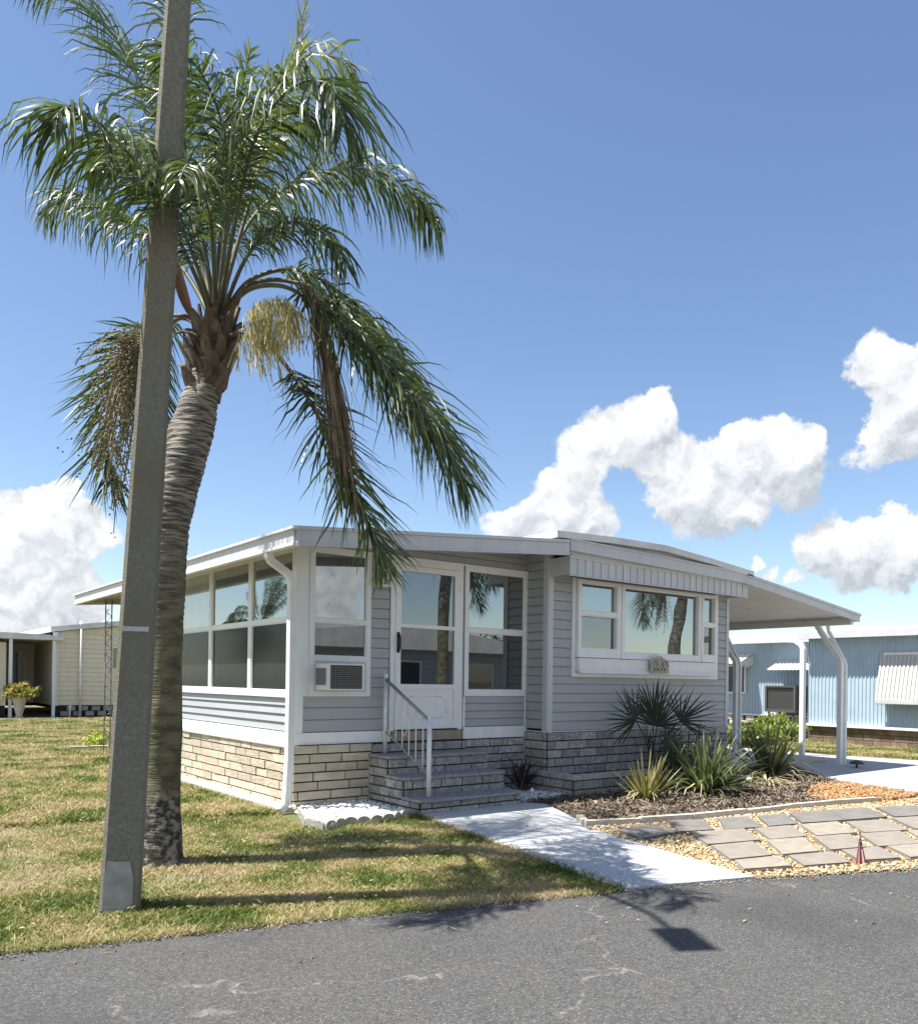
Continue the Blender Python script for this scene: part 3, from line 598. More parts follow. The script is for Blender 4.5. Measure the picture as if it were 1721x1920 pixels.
b=MB(); WM.box(b,mx(4.622),mx(4.663),.03,.085,mz(1.81),2.875); b.build('mullion',M_['white'],sur)
# ---- roofs
Y0=-.9; YB=8.2
def slab(b,prof,y0,y1,m=0): b.prism([(x,y0,z) for x,z in prof],(0,y1-y0,0),m)
b=MB(); slab(b,[(-.45,roofz(-.45)-.055),(XM+.02,roofz(XM)-.055),(XM+.02,roofz(XM)-.006),(-.45,roofz(-.45)-.006)],Y0+.04,YB)
# standing ribs along the slope
for k in range(19):
    y=Y0+.30+k*.46; b.prism([(-.44,y,roofz(-.44)-.006),(XM,y,roofz(XM)-.006),(XM,y,roofz(XM)+.016),(-.44,y,roofz(-.44)+.016)],(0,.03,0))
b.build('porch_roof',M_['roof'],H)
b=MB(); slab(b,[(-.40,roofz(-.45)-.075),(XM+.02,roofz(XM)-.075),(XM+.02,roofz(XM)-.057),(-.40,roofz(-.45)-.057)],Y0+.045,YB-.05); b.build('porch_soffit',M_['soffit'],H)
b=MB(); 
slab(b,[(-.47,2.80),(3.34,3.10),(3.34,3.255),(-.47,2.955)],Y0,Y0+.038); slab(b,[(-.485,2.955),(3.33,3.257),(3.33,3.295),(-.485,2.993)],Y0-.018,Y0+.05); slab(b,[(-.47,2.795),(3.34,3.095),(3.34,3.112),(-.47,2.812)],Y0-.012,Y0)
b.build('front_fascia',M_['panel'],H)
b=MB(); b.box(-.495,-.455,Y0+.04,YB,2.83,2.965,1); b.box(-.525,-.45,Y0-.015,YB+.01,2.966,2.992); b.box(-.515,-.44,Y0+.01,YB,2.80,2.829); b.build('gutter',[M_['white'],M_['panel']],H)
b=MB(); slab(b,[(-.45,2.80),(.6,2.88),(.6,2.99),(-.45,2.95)],YB,YB+.03); slab(b,[(.6,2.88),(3.4,3.1),(3.4,3.2),(.6,2.99)],YB,YB+.03); b.build('rear_fascia',M_['panel'],H)
# main roof (thin bowed) and carport roof
pk=5.25
top=[(3.10,3.385),(4.2,3.425),(pk,3.435),(6.3,3.36),(7.42,3.262)]
b=MB(); prof=[(x,z-.085) for x,z in top][::-1]+top
slab(b,prof[::-1],Y0-.02,15.0); b.build('main_roof',M_['roof'],H)
b=MB(); prof=[(x,z-.088) for x,z in top]+[(7.42,3.1),(3.5,3.1)]; slab(b,prof,Y0+.07,Y0+.11); b.build('gable_panel',M_['panel'],H)
f2=[(3.36,3.165),(7.25,3.065),(7.25,3.205),(3.36,3.295)]
b=MB(); slab(b,f2,Y0-.0,Y0+.06); slab(b,[(3.35,3.295),(7.25,3.206),(7.25,3.228),(3.35,3.318)],Y0-.016,Y0+.06); b.build('lower_fascia',M_['panel'],H)
# carport roof
cz0,cz1=3.205,2.79
def crz(x): return cz0+(cz1-cz0)*(x-7.25)/(10.84-7.25)
b=MB(); slab(b,[(7.25,crz(7.25)-.05),(10.84,crz(10.84)-.05),(10.84,crz(10.84)-.004),(7.25,crz(7.25)-.004)],Y0+.03,9); b.build('carport_roof',M_['roof'],H)
b=MB(); slab(b,[(7.25,crz(7.25)-.068),(10.78,crz(10.78)-.068),(10.78,crz(10.78)-.052),(7.25,crz(7.25)-.052)],Y0+.035,9)
for k in range(24):
    y=Y0+.5+k*.38; b.prism([(7.45,y,crz(7.45)-.074),(10.74,y,crz(10.74)-.074),(10.74,y,crz(10.74)-.068),(7.45,y,crz(7.45)-.068)],(0,.02,0))
b.build('carport_ceiling',M_['soffit'],H)
b=MB(); slab(b,[(7.25,crz(7.25)-.145),(10.84,2.655),(10.84,2.755),(7.25,crz(7.25)-.035)],Y0-.004,Y0+.03); slab(b,[(7.25,crz(7.25)-.033),(10.86,2.757),(10.86,2.80),(7.25,crz(7.25)+.010)],Y0-.02,Y0+.035); b.build('carport_fascia',M_['panel'],H)
b=MB(); b.box(10.80,10.845,Y0+.03,9,2.66,2.785); b.box(10.62,10.72,Y0+.06,9,2.60,2.70); b.build('eave_beam',M_['soffit'],H)
# awning valance over the picture window
b=MB(); ax0,ax1=3.42,7.40
b.box(ax0,ax1,-.835,-.80,3.075,3.115); n_=54
for k in range(n_):
    a=ax0+(ax1-ax0)*k/n_; c=ax0+(ax1-ax0)*(k+1)/n_; d_=.010 if k%2 else .0
    b.box(a+.002,c-.002,-.832+d_,-.812,2.865,3.074)
b.box(ax0,ax1,-.811,-.80,2.868,3.074); b.box(ax0,ax1,-.838,-.806,2.852,2.864)
b.box(ax0,ax0+.012,-.799,YM-.03,2.868,3.10); b.box(ax1-.012,ax1,-.799,YM-.03,2.868,3.10); b.box(ax0+.013,ax1-.013,-.799,YM-.02,3.09,3.11)
b.build('awning',M_['panel'],H)
# house side wall below carport and rear lanai end
b=MB(); b.box(XR-.03,XR,YM+.03,15,.05,3.15); b.build('carport_wall',M_['siding'],H)
# downspout at porch corner
def spout(pts,wd,dp,parent,name='downspout',m='white'):
    b=MB(); P_=[]
    for p,q in zip(pts[:-1],pts[1:]): P_.append(V(p)); 
    P_.append(V(pts[-1])); b.tube(P_,wd*.7,4,smooth=False,phase=math.pi/4,ref=(0,1,0)); return b.build(name,M_[m],parent)
spout([(-.47,-.22,2.83),(-.47,-.22,2.76),(-.44,-.215,2.72),(-.22,-.19,2.60),(-.17,-.17,2.52),(-.17,-.17,1.4),(-.175,-.17,.6),(-.21,-.19,.12),(-.30,-.23,.04)],.075,.06,H)
# carport posts
for y in (-.6,1.62):
    b=MB(); b.tube([(10.66,y+.42,2.62),(10.68,y+.36,2.50),(10.75,y+.03,1.98),(10.75,y,1.90),(10.75,y,.0)],.058,4,smooth=False,phase=math.pi/4,ref=(0,1,0)); 
    b.tube([(10.76,y+.27,2.66),(10.77,y+.25,2.5),(10.82,y-.02,1.97),(10.83,y-.05,1.88),(10.83,y-.05,.02)],.036,4,smooth=False,phase=math.pi/4,ref=(0,1,0))
    b.build('carport_post',M_['white'],H)
# ornate rear patio post
b=MB(); px_,py_=.02,7.85
for dx in (-.055,.055): b.tube([(px_+dx,py_,0),(px_+dx,py_,2.9)],.011,6)
for k in range(13):
    z=.15+k*.2
    pts=[(px_+.045*math.sin(t_),py_,z+.085*t_/math.pi) for t_ in [i*math.pi/6 for i in range(13)]]; b.tube(pts,.006,4)
b.box(px_-.08,px_+.08,py_-.04,py_+.04,0,.02); b.build('scroll_post',mat('dull_metal',(.30,.31,.33),rough=.4),H)
b=MB(); b.box(-.35,3.3,7.88,7.95,2.83,2.92); b.box(.10,.20,7.82,7.86,1.62,2.0); b.build('patio_beam',M_['soffit'],H)
# wall behind the patio so nothing is open
# ------------------------------------------------------------------ air conditioner
A=thing('window_air_conditioner',(.43,-.04,1.33),'white window air conditioner with dark grille under the front porch sash','air conditioner')
b=MB(); b.box(.20,.66,-.34,-.044,1.345,1.36); b.box(.20,.66,-.34,-.044,1.625,1.64); b.box(.20,.225,-.34,-.044,1.36,1.625); b.box(.635,.66,-.34,-.044,1.36,1.625); b.box(.225,.635,-.30,-.044,1.36,1.625); b.build('casing',M_['white'],A)
b=MB()
for k in range(12): b.box(.228,.632,-.338,-.325,1.368+k*.021,1.379+k*.021)
for k in range(8): b.box(.245+k*.05,.250+k*.05,-.324,-.319,1.364,1.621)
b.build('grille',mat('grey_grille',(.16,.15,.14),rough=.5),A)
b=MB(); b.box(.226,.634,-.316,-.302,1.361,1.624); b.build('coil',M_['dark'],A)
b=MB()
for k in range(7): b.box(.192,.1995,-.29+k*.034,-.27+k*.034,1.40,1.59)
b.build('side_louvre',mat('louvre_shadow',(.2,.2,.2),rough=.6),A)
# plaque
b=MB(); c=V((5.52,YM-.19,mz(1.735))); w2,h2=.205,.10
def PL(u,z,d=0): return (c.x+u,c.y+d,c.z+z)
prof=[(-.2,-.11),(.2,-.11),(.2,.07),(.13,.075),(.10,.10),(.05,.115),(.035,.135),(-.035,.135),(-.05,.115),(-.10,.10),(-.13,.075),(-.2,.07)]
b.prism([PL(x*1.0,z) for x,z in prof],(0,.03,0))
b.tube([PL(-.17,-.085,-.006),PL(.17,-.085,-.006)],.008,6); b.tube([PL(-.17,-.04,-.006),PL(.17,-.04,-.006)],.006,6)
for s in (-1,1):
    b.tube([PL(s*(.17-.10*t_),-.02+.10*math.sin(t_*3.1),-.008) for t_ in [i/8 for i in range(9)]],.010,6)
    b.tube([PL(s*.02,.09,-.008),PL(s*.07,.05,-.008),PL(s*.03,.0,-.008),PL(s*.09,-.03,-.008)],.011,6)
P0=b.build('ornament_plaque',[mat('stone_ornament',(.50,.47,.41),(.34,.31,.26),22,.85,bump=.5,bscale=60)],loc=tuple(c)); tag(P0,'small carved grey-beige plaque standing on the picture window apron','plaque')
# dark pierced holes as a child
for x,z in ((-.13,-.062),(-.055,-.062),(.025,-.062),(.10,-.062),(-.065,.02),(.05,.02),(-.11,.055),(.115,.055)): b=MB(); b.tube([PL(x,z,-.004),PL(x,z,-.0005)],.017,8); b.build('pierced_hole',M_['black'],P0)
# ------------------------------------------------------------------ steps
ST=thing('front_steps',(1.65,-.55,0),'three grey block steps with speckled treads leading up to the front door','steps')
sx0,sx1=.93,2.37
lev=[(.0,.175,-1.12),(.141,.385,-.80),(.351,.595,-.47)]
b=MB()
for i,(z0,z1,yf) in enumerate(lev):
    top_=z1-.035; W=Wall((sx0,yf+.035),(1,0),(0,-1)); Wl=Wall((sx0+.0,yf+.03),(0,1),(-1,0)); Wr=Wall((sx1,yf+.03),(0,1),(1,0))
    zz0=z0
    b.box(sx0+.004,sx1-.004,yf+.045,-.06,max(0,z0-.001),top_-.001,1)
    hh=(top_-zz0); k=max(1,round(hh/.088)); blocks(b,W,0,sx1-sx0,zz0,top_,hh/k,.40,.017,.03,30+i); 
    blocks(b,Wl,0,-yf-.08,zz0,top_,hh/k,.26,.017,.03,40+i); blocks(b,Wr,0,-yf-.08,zz0,top_,hh/k,.26,.011,.03,50+i)
b.build('block_base',[M_['greyblk'],M_['mortar']],ST)
for i,(z0,z1,yf) in enumerate(lev):
    x0,x1=sx0-.04,sx1+.03; r_c=.07; yb= -.05 if i==2 else lev[i+1][2]+.03
    pts=[(x0+r_c,yf-.03),(x1-r_c,yf-.03),(x1-r_c*.3,yf-.03+r_c*.3),(x1,yf-.03+r_c),(x1,yb),(x0,yb),(x0,yf-.03+r_c),(x0+r_c*.3,yf-.03+r_c*.3)]
    b=MB(); b.prism([(x,y,z1-.033) for x,y in pts],(0,0,.033)); b.build('tread',M_['tread'],ST)
# handrail
R_=thing('handrail',(1.1,-.6,.18),'white wrought iron handrail with scrollwork and grey top rail beside the steps','handrail')
pL=V((1.12,-.98,.178)); pU=V((1.10,-.10,.60))
pL_top=1.06; pU_top=1.50
b=MB(); b.tube([pL,(pL.x,pL.y,pL_top)],.026,10); b.ball((pL.x,pL.y,pL_top),.027,n=5); b.build('post',M_['rail'],R_)
b=MB(); b.tube([pU,(pU.x,pU.y,pU_top)],.024,10); b.ball((pU.x,pU.y,pU_top+.015),.03,n=5); b.build('post',M_['rail'],R_)
tU=V((pU.x,pU.y+.01,pU_top-.02)); tL=V((pL.x,pL.y,pL_top-.04)); bU=V((pU.x,pU.y,.86)); bL=V((pL.x,pL.y,.41))
b=MB(); b.tube([tU,tL],.020,8); b.build('top_rail',M_['railgr'],R_)
b=MB(); b.tube([bU+V((0,.0,.02)),bU,bL],.013,6); b.build('bottom_rail',M_['railgr'],R_)
for k in range(6):
    t_=(k+.7)/6.6; a=tU.lerp(tL,t_); c=bU.lerp(bL,t_); b=MB(); b.tube([a,c],.008,6); b.build('baluster',M_['rail'],R_)
a=tU.lerp(tL,.46); c=bU.lerp(bL,.46); mid=c.lerp(a,.60); b=MB(); dY=V((0,-1,0))
for s in (-1,1):
    pts=[]
    for i in range(22):
        t_=i/21; ang=t_*2.2*math.pi; r2=.045*(1-t_*.75)
        pts.append(mid+dY*(s*(.055+r2*math.cos(ang+math.pi*0)-.0))+V((0,0,.05+r2*math.sin(ang))))
    b.tube(pts,.006,5)
    b.tube([mid+dY*(s*.10)+V((0,0,.05)),mid+dY*(s*.10)+V((0,0,-.02)),mid+dY*(s*.06)+V((0,0,-.10)),mid+dY*(s*.012)+V((0,0,-.20))],.006,5)
b.build('scroll',M_['rail'],R_)
# planter wall
Wp=thing('planter_wall',(3.4,-1.05,0),'low grey block planter wall wrapping the home corner by the mulch bed','planter wall')
b=MB(); W1=Wall((3.30,-1.08),(0,1),(-1,0)); W2=Wall((3.27,-1.08),(1,0),(0,-1))
blocks(b,W1,0,1.05,0,.235,.115,.38,.017,.03,61); blocks(b,W2,.0,1.5,0,.235,.115,.38,.017,.03,62); b.build('block_wall',[M_['greyblk'],M_['mortar']],Wp)
b=MB(); b.box(3.255,3.40,-1.125,-.06,.238,.295); b.box(3.41,4.78,-1.125,-.98,.238,.295); b.build('coping',mat('pale_coping',(.46,.45,.42),(.30,.29,.27),16,.9,bump=.5,bscale=50),Wp)

# ------------------------------------------------------------------ lamp pole
def pole():
    T=thing('light_pole',(-2.70,-2.98,0),'tall square tapering concrete light pole standing in the lawn before the palm','light pole')
    p0=V((-2.70,-2.98,-.05)); p1=V((-2.46,-3.17,6.05)); n=V((-.30,-.954,0)); s=V((-.954,.30,0))
    m_p=mat('pole_concrete',(.225,.212,.175),(.145,.137,.112),42,.9,bump=.5,bscale=70,c3=(.16,.145,.10),s3=1.3,t3=(.45,.65),bd=.01)
    b=MB(); rings=[]
    for k in range(25):
        t_=k/24; c=p0.lerp(p1,t_); h=.122-.048*t_; ch=.022; i0=len(b.v)
        o8=[(h,-h+ch),(h,h-ch),(h-ch,h),(-h+ch,h),(-h,h-ch),(-h,-h+ch),(-h+ch,-h),(h-ch,-h)]
        b.v+=[tuple(c+n*a+s*q+V((0,0,0))) for a,q in o8]; rings.append(i0)
    for a,c in zip(rings[:-1],rings[1:]):
        for j in range(8): b.f.append((a+j,a+(j+1)%8,c+(j+1)%8,c+j)); b.m.append(0); b.sm.append(False)
    b.f.append(tuple(rings[-1]+j for j in range(8))); b.m.append(0); b.sm.append(False)
    b.build('pole_shaft',m_p,T)
    # pale repair patch at foot and a white painted band
    c=p0.lerp(p1,.0225)+n*.123; b=MB(); sh=[(-.105,-.10),(.02,-.10),(.085,-.10),(.10,.04),(.085,.06),(.07,.20),(-.03,.185),(-.085,.21),(-.10,.12)]
    up_=(p1-p0).normalized(); b.prism([c-s*x*1+up_*(y+.02) for x,y in [(-.10,-.10),(.075,-.10),(.07,.10),(.045,.21),(-.085,.215),(-.10,.13)]],n*.0025); b.build('repair_patch',mat('grey_repair',(.36,.37,.38),(.25,.25,.25),10,.9),T)
    t_=(at(262,1180,5.15).z+.05)/6.1; c=p0.lerp(p1,t_)+n*(.122-.048*t_+.0005); b=MB(); b.obox(c+s*.085-V((0,0,.016)),-s*.15,n*.003,V((0,0,.030))); b.build('white_mark',mat('white_mark_paint',(.55,.55,.53),(.40,.40,.38),20,.8),T)
    # arm and lamp head (above the picture)
    a=p1-V((0,0,.25)); tip=V((-2.97,-4.04,6.30)); b=MB(); b.tube([a,a.lerp(tip,.3)+V((0,0,.12)),a.lerp(tip,.7)+V((0,0,.16)),tip],.025,8); b.build('lamp_arm',M_['rail'],T)
    d=(tip-a); d.z=0; d.normalize(); q=V((-d.y,d.x,0)); b=MB(); b.obox(tip-q*.11-d*.02-V((0,0,.03)),q*.22,d*.42,V((0,0,.07))); b.obox(tip-q*.08+d*.03-V((0,0,.045)),q*.16,d*.30,V((0,0,.014))); b.build('lamp_head',mat('lamp_grey',(.35,.35,.36),rough=.4),T)
pole()
# ------------------------------------------------------------------ ribbons (leaves)
def ribbons(Pt,Wd,side,name,m,parent=None,loc=(0,0,0),fold=0.0,twist=None):
    """Pt (n,k,3) centre lines, Wd (n,k) half widths, side (n,3) rough width direction"""
    n,k,_=Pt.shape; T=np.gradient(Pt,axis=1); T/=np.linalg.norm(T,axis=2,keepdims=True)+1e-9
    s=side[:,None,:]-T*(side[:,None,:]*T).sum(2,keepdims=True); s/=np.linalg.norm(s,axis=2,keepdims=True)+1e-9
    nrm=np.cross(T,s)
    A=Pt-s*Wd[...,None]+nrm*Wd[...,None]*fold; B=Pt+s*Wd[...,None]+nrm*Wd[...,None]*fold
    if fold:
        v=np.stack([A,Pt,B],2).reshape(-1,3); c=3
    else: v=np.stack([A,B],2).reshape(-1,3); c=2
    i=(np.arange(n)[:,None]*k+np.arange(k-1)[None,:]).reshape(-1,1)*c
    f=[i+np.array([[0,1,c+1,c]])]
    if c==3: f.append(i+np.array([[1,2,c+2,c+1]]))
    f=np.concatenate(f,0)
    if name is None: return v,f
    return npmesh(name,v,f,m,parent,loc)
def bez(pts,n):
    P_=np.array([tuple(p) for p in pts],float); d=np.r_[0,np.cumsum(np.linalg.norm(np.diff(P_,axis=0),axis=1))]; t=np.linspace(0,d[-1],n)
    # Catmull-Rom by cubic hermite
    m=np.gradient(P_,d,axis=0); out=np.zeros((n,3))
    for i,x in enumerate(t):
        j=min(max(np.searchsorted(d,x)-1,0),len(d)-2); h=d[j+1]-d[j]; u=(x-d[j])/h
        out[i]=(2*u**3-3*u**2+1)*P_[j]+(u**3-2*u**2+u)*h*m[j]+(-2*u**3+3*u**2)*P_[j+1]+(u**3-u**2)*h*m[j+1]
    return out,d[-1]
def merge(parts):
    vs=[];fs=[];mi=[];o=0
    for v,f,m in parts:
        vs.append(v); fs.append(f+o); mi.append(np.full(len(f),m)); o+=len(v)
    return np.concatenate(vs),np.concatenate(fs),np.concatenate(mi)
def tube_np(C,R,n=6):
    k=len(C); T=np.gradient(C,axis=0); T/=np.linalg.norm(T,axis=1)[:,None]
    a=np.where(np.abs(T[:,2:3])<.9,np.array([[0,0,1.]]),np.array([[1.,0,0]])); x=np.cross(T,a); x/=np.linalg.norm(x,axis=1)[:,None]; y=np.cross(T,x)
    th=np.arange(n)*2*np.pi/n; v=C[:,None]+R[:,None,None]*(x[:,None]*np.cos(th)[None,:,None]+y[:,None]*np.sin(th)[None,:,None])
    i=(np.arange(k-1)[:,None]*n); j=np.arange(n)[None,:]; j2=(j+1)%n
    f=np.stack([i+j,i+j2,i+n+j2,i+n+j],2).reshape(-1,4); return v.reshape(-1,3),f
def leafmat(name,c1,c2,isl=.35,rough=.36,spec=.6,trans=.22,sc=3):
    return mat(name,c1,c2,sc,rough,spec=spec,island=isl,trans=trans)
m_leaf=leafmat('palm_leaflet',(.048,.076,.026),(.115,.145,.052),.6,.36,.5,.25)
m_leafy=leafmat('young_palm_leaflet',(.09,.12,.035),(.17,.18,.065),.4,.4,.6,.3)
m_rach=mat('palm_rachis',(.075,.08,.04),(.13,.12,.07),5,.6)
m_straw=leafmat('dry_palm_strand',(.30,.235,.17),(.19,.14,.10),.4,.8,.2,.1)
def frond(parent,pts,Lm=.6,droop=.8,n=110,t0=.22,seed=0,young=False,splay=.9,tipL=.4,wid=.0088,name='frond'):
    n=int(n*1.02); Lm*=1.10; R=np.random.default_rng(seed); C,ln=bez([at(*p) for p in pts],72); T=np.gradient(C,axis=0); T/=np.linalg.norm(T,axis=1)[:,None]
    t=np.repeat(np.linspace(t0,.995,n),2)+R.normal(0,.003,2*n); t=np.clip(t,0,.999); sd=np.tile([1,-1],n); idx=t*(len(C)-1); i0=np.floor(idx).astype(int); fr=(idx-i0)[:,None]
    P_=C[i0]*(1-fr)+C[np.minimum(i0+1,len(C)-1)]*fr; Tt=T[i0]
    upv=np.array([[0,0,1.]]); B=np.cross(Tt,upv); B/=np.linalg.norm(B,axis=1)[:,None]+1e-6
    # keep the side vector continuous where the rachis turns over
    Bc=np.cross(T,upv); Bc/=np.linalg.norm(Bc,axis=1)[:,None]+1e-6
    for q in range(1,len(Bc)):
        if (Bc[q]*Bc[q-1]).sum()<0: Bc[q]*=-1
    B=Bc[i0]; Nn=np.cross(B,Tt); 
    pl=R.choice([-.35,.05,.5],2*n)+R.normal(0,.18,2*n); fwd_=R.uniform(.35,.75,2*n)+t*.6
    d0=Tt*fwd_[:,None]+B*(sd*splay)[:,None]+Nn*pl[:,None]+R.normal(0,.07,(2*n,3)); d0/=np.linalg.norm(d0,axis=1)[:,None]
    u=(t-t0)/(1-t0); prof=np.clip(.45+1.6*u,0,1)*np.clip((1-u)*2.2+tipL,0,1); L_=Lm*prof*R.uniform(.78,1.1,2*n)
    K=6; pts_=[P_]; cur=P_.copy(); dr=droop*R.uniform(.75,1.15,2*n)
    for k in range(K-1):
        g_=np.clip(dr*((k+.6)/(K-1))**.8,0,.93)[:,None]; dd=d0*(1-g_)+np.array([[0,0,-1.]])*g_; dd=dd+R.normal(0,.07,dd.shape); dd/=np.linalg.norm(dd,axis=1)[:,None]
        cur=cur+dd*(L_/(K-1))[:,None]; pts_.append(cur)
    Pt=np.stack(pts_,1); wp=np.array([.55,1,.95,.75,.45,.06]); W_=wid*R.uniform(.75,1.2,2*n)[:,None]*wp[None]
    side=Tt*.8+R.normal(0,.35,(2*n,3))
    v,f=ribbons(Pt,W_,side,None,None)
    s=np.linspace(0,1,len(C)); rad=.017*(1-s)**1.1+.0045; rad[:7]+=np.linspace(.014,0,7)
    tv,tf=tube_np(C,rad); vv,ff,mi=merge([(v,f,0),(tv,tf,1)])
    return npmesh(name,vv,ff,[m_leafy if young else m_leaf,m_rach],parent,mi=mi)

PB=gnd(302,1617); PALM=thing('palm_tree',tuple(PB),'tall leaning queen palm with ringed grey trunk and long drooping fronds beside the light pole','palm tree')
m_bark=bpy.data.materials.new('palm_bark'); m_bark.use_nodes=True
def bark(m):
    t=m.node_tree; b=t.nodes['Principled BSDF']; l=t.links; b.inputs['Roughness'].default_value=.92; b.inputs['Specular IOR Level'].default_value=.2
    tc=nd(t,'ShaderNodeTexCoord'); sx=nd(t,'ShaderNodeSeparateXYZ'); l.new(tc.outputs['Object'],sx.inputs[0])
    def ns(sc,st,det=6):
        mp=nd(t,'ShaderNodeMapping'); mp.inputs['Scale'].default_value=st; l.new(tc.outputs['Object'],mp.inputs[0]); n=nd(t,'ShaderNodeTexNoise'); n.inputs['Scale'].default_value=sc; n.inputs['Detail'].default_value=det; l.new(mp.outputs[0],n.inputs[0]); return n.outputs[0]
    def mr(v,a,c,d=0,e=1,st='LINEAR'):
        q=nd(t,'ShaderNodeMapRange'); l.new(v,q.inputs[0]); q.inputs[1].default_value=a;q.inputs[2].default_value=c;q.inputs[3].default_value=d;q.inputs[4].default_value=e; return q.outputs[0]
    def mix(f,a,c):
        q=nd(t,'ShaderNodeMix',data_type='RGBA'); l.new(f,q.inputs[0])
        for i,x in ((6,a),(7,c)):
            if hasattr(x,'links'): l.new(x,q.inputs[i])
            else: q.inputs[i].default_value=lin(x)
        return q.outputs[2]
    fib=ns(6,(1.2,1.2,11),8); up_=mix(mr(fib,.42,.58),(.085,.078,.07),(.33,.30,.265))
    low=mix(mr(ns(5,(1,1,2.5)),.38,.62),(.09,.084,.05),(.20,.185,.115)); low=mix(mr(ns(26,(1,1,2)),.62,.74),low,(.27,.255,.21))
    h=nd(t,'ShaderNodeMath',operation='ADD'); l.new(sx.outputs[2],h.inputs[0]); l.new(mr(ns(3,(1,1,1)),.3,.7,-.35,.35),h.inputs[1])
    c=mix(mr(h.outputs[0],1.9,2.7),low,up_); foot=mix(mr(ns(16,(1,1,1.3)),.45,.6),(.05,.046,.036),(.27,.26,.235)); c=mix(mr(h.outputs[0],.65,.25),c,foot)
    l.new(c,b.inputs['Base Color']); bp=nd(t,'ShaderNodeBump'); bp.inputs['Strength'].default_value=.9; bp.inputs['Distance'].default_value=.02; l.new(fib,bp.inputs['Height']); l.new(bp.outputs[0],b.inputs['Normal'])
bark(m_bark)
TR=[(302,1632,84,6.45),(302,1600,78,6.47),(301,1540,74,6.48),(301,1450,73,6.5),(303,1350,74,6.5),(304,1250,72,6.5),(306,1150,73,6.5),(309,1080,76,6.5),(313,1020,76,6.5),(320,973,74,6.5),(331,930,72,6.5),(341,892,72,6.5),(350,850,78,6.52),(359,811,83,6.55),(370,765,72,6.55),(382,722,58,6.57),(392,690,62,6.6),(400,650,60,6.6),(405,600,44,6.6)]
C,_=bez([at(x,y,d) for x,y,w2,d in TR],260); 
tt=np.linspace(0,1,260); dq=np.r_[0,np.cumsum([ (at(*TR[i+1][:2],TR[i+1][3])-at(*TR[i][:2],TR[i][3])).length for i in range(len(TR)-1)])]; dq/=dq[-1]
Rr=np.interp(tt,dq,[w2/2*d/F_PX for x,y,w2,d in TR]); R2=np.random.default_rng(3); zrel=C[:,2]
ring=np.zeros(260); ph=0
for i in range(260):
    amp=.004+.022*np.clip((zrel[i]-1.6)/1.2,0,1); ring[i]=amp*((i%3)/2-.5)*R2.uniform(.4,1.5)
nseg=28; th=np.arange(nseg)*2*np.pi/nseg; vs=[]
X_=np.array(rt[:]); Y_=np.array((fw-V((0,0,fw.z)))[:]); 
for i in range(260):
    wob=1+.02*np.sin(th*3+i*.11)+.012*np.sin(th*5-i*.3)+R2.normal(0,.006,nseg)
    tilt=.35*ring[i]*np.cos(th+i*.05)
    r=(Rr[i]+ring[i]*.35)*wob+tilt*.3; vs.append(C[i]+r[:,None]*(X_*np.cos(th)[:,None]+Y_*np.sin(th)[:,None])+np.array([0,0,1.])*(.012*np.sin(th*2+i*.4)[:,None]))
v=np.concatenate(vs); i=np.arange(259)[:,None]*nseg; j=np.arange(nseg)[None]; f=np.stack([i+j,i+(j+1)%nseg,i+nseg+(j+1)%nseg,i+nseg+j],2).reshape(-1,4)
trunk=npmesh('trunk',v,f,m_bark,PALM,smooth=True)
# small woodpecker hole
b=MB(); c=at(357,848,6.52-.192); n=-V(fw); b.tube([c-n*.02,c+n*.012],[.022,.024],8); b.build('knot_hole',M_['black'],trunk)
# boots (old leaf bases)
m_boot=mat('palm_boot',(.19,.16,.13),(.045,.033,.026),16,.9,bump=.8,bscale=40,island=.45,stretch=(1,1,.3),c3=(.13,.09,.065),s3=7,t3=(.52,.66),bd=.02)
RB=random.Random(4)
for lvl,(py,rad,h) in enumerate(((737,.10,.17),(716,.12,.18),(693,.135,.18),(668,.135,.18),(643,.125,.17),(620,.10,.16))):
    for k in range(9):
        a=2*math.pi*(k+.5*(lvl%2))/9+RB.uniform(-.25,.25); px=np.interp(py,[600,660,740],[405,400,386]); c=at(float(px),py,6.6)
        o_=V((math.cos(a),math.sin(a),0)); s_=V((-math.sin(a),math.cos(a),0)); b=MB(); wd_=RB.uniform(.045,.10); hh=h*RB.uniform(.5,1.15); flare=RB.uniform(.0,.11)
        q=[c+o_*(rad*.72)-s_*wd_-V((0,0,.04)),c+o_*(rad*.88)-V((0,0,.07)),c+o_*(rad*.72)+s_*wd_-V((0,0,.04)),c+o_*(rad+flare*.5)+s_*wd_*.65+V((0,0,hh*.5)),c+o_*(rad+flare*1.2)+s_*wd_*RB.uniform(.1,.5)+V((0,0,hh*RB.uniform(.75,1.1))),c+o_*(rad+flare)-s_*wd_*RB.uniform(.1,.5)+V((0,0,hh)),c+o_*(rad+flare*.5)-s_*wd_*.65+V((0,0,hh*.45))]
        b.prism([tuple(p) for p in q],o_*.022); b.build('leaf_boot',m_boot,PALM)
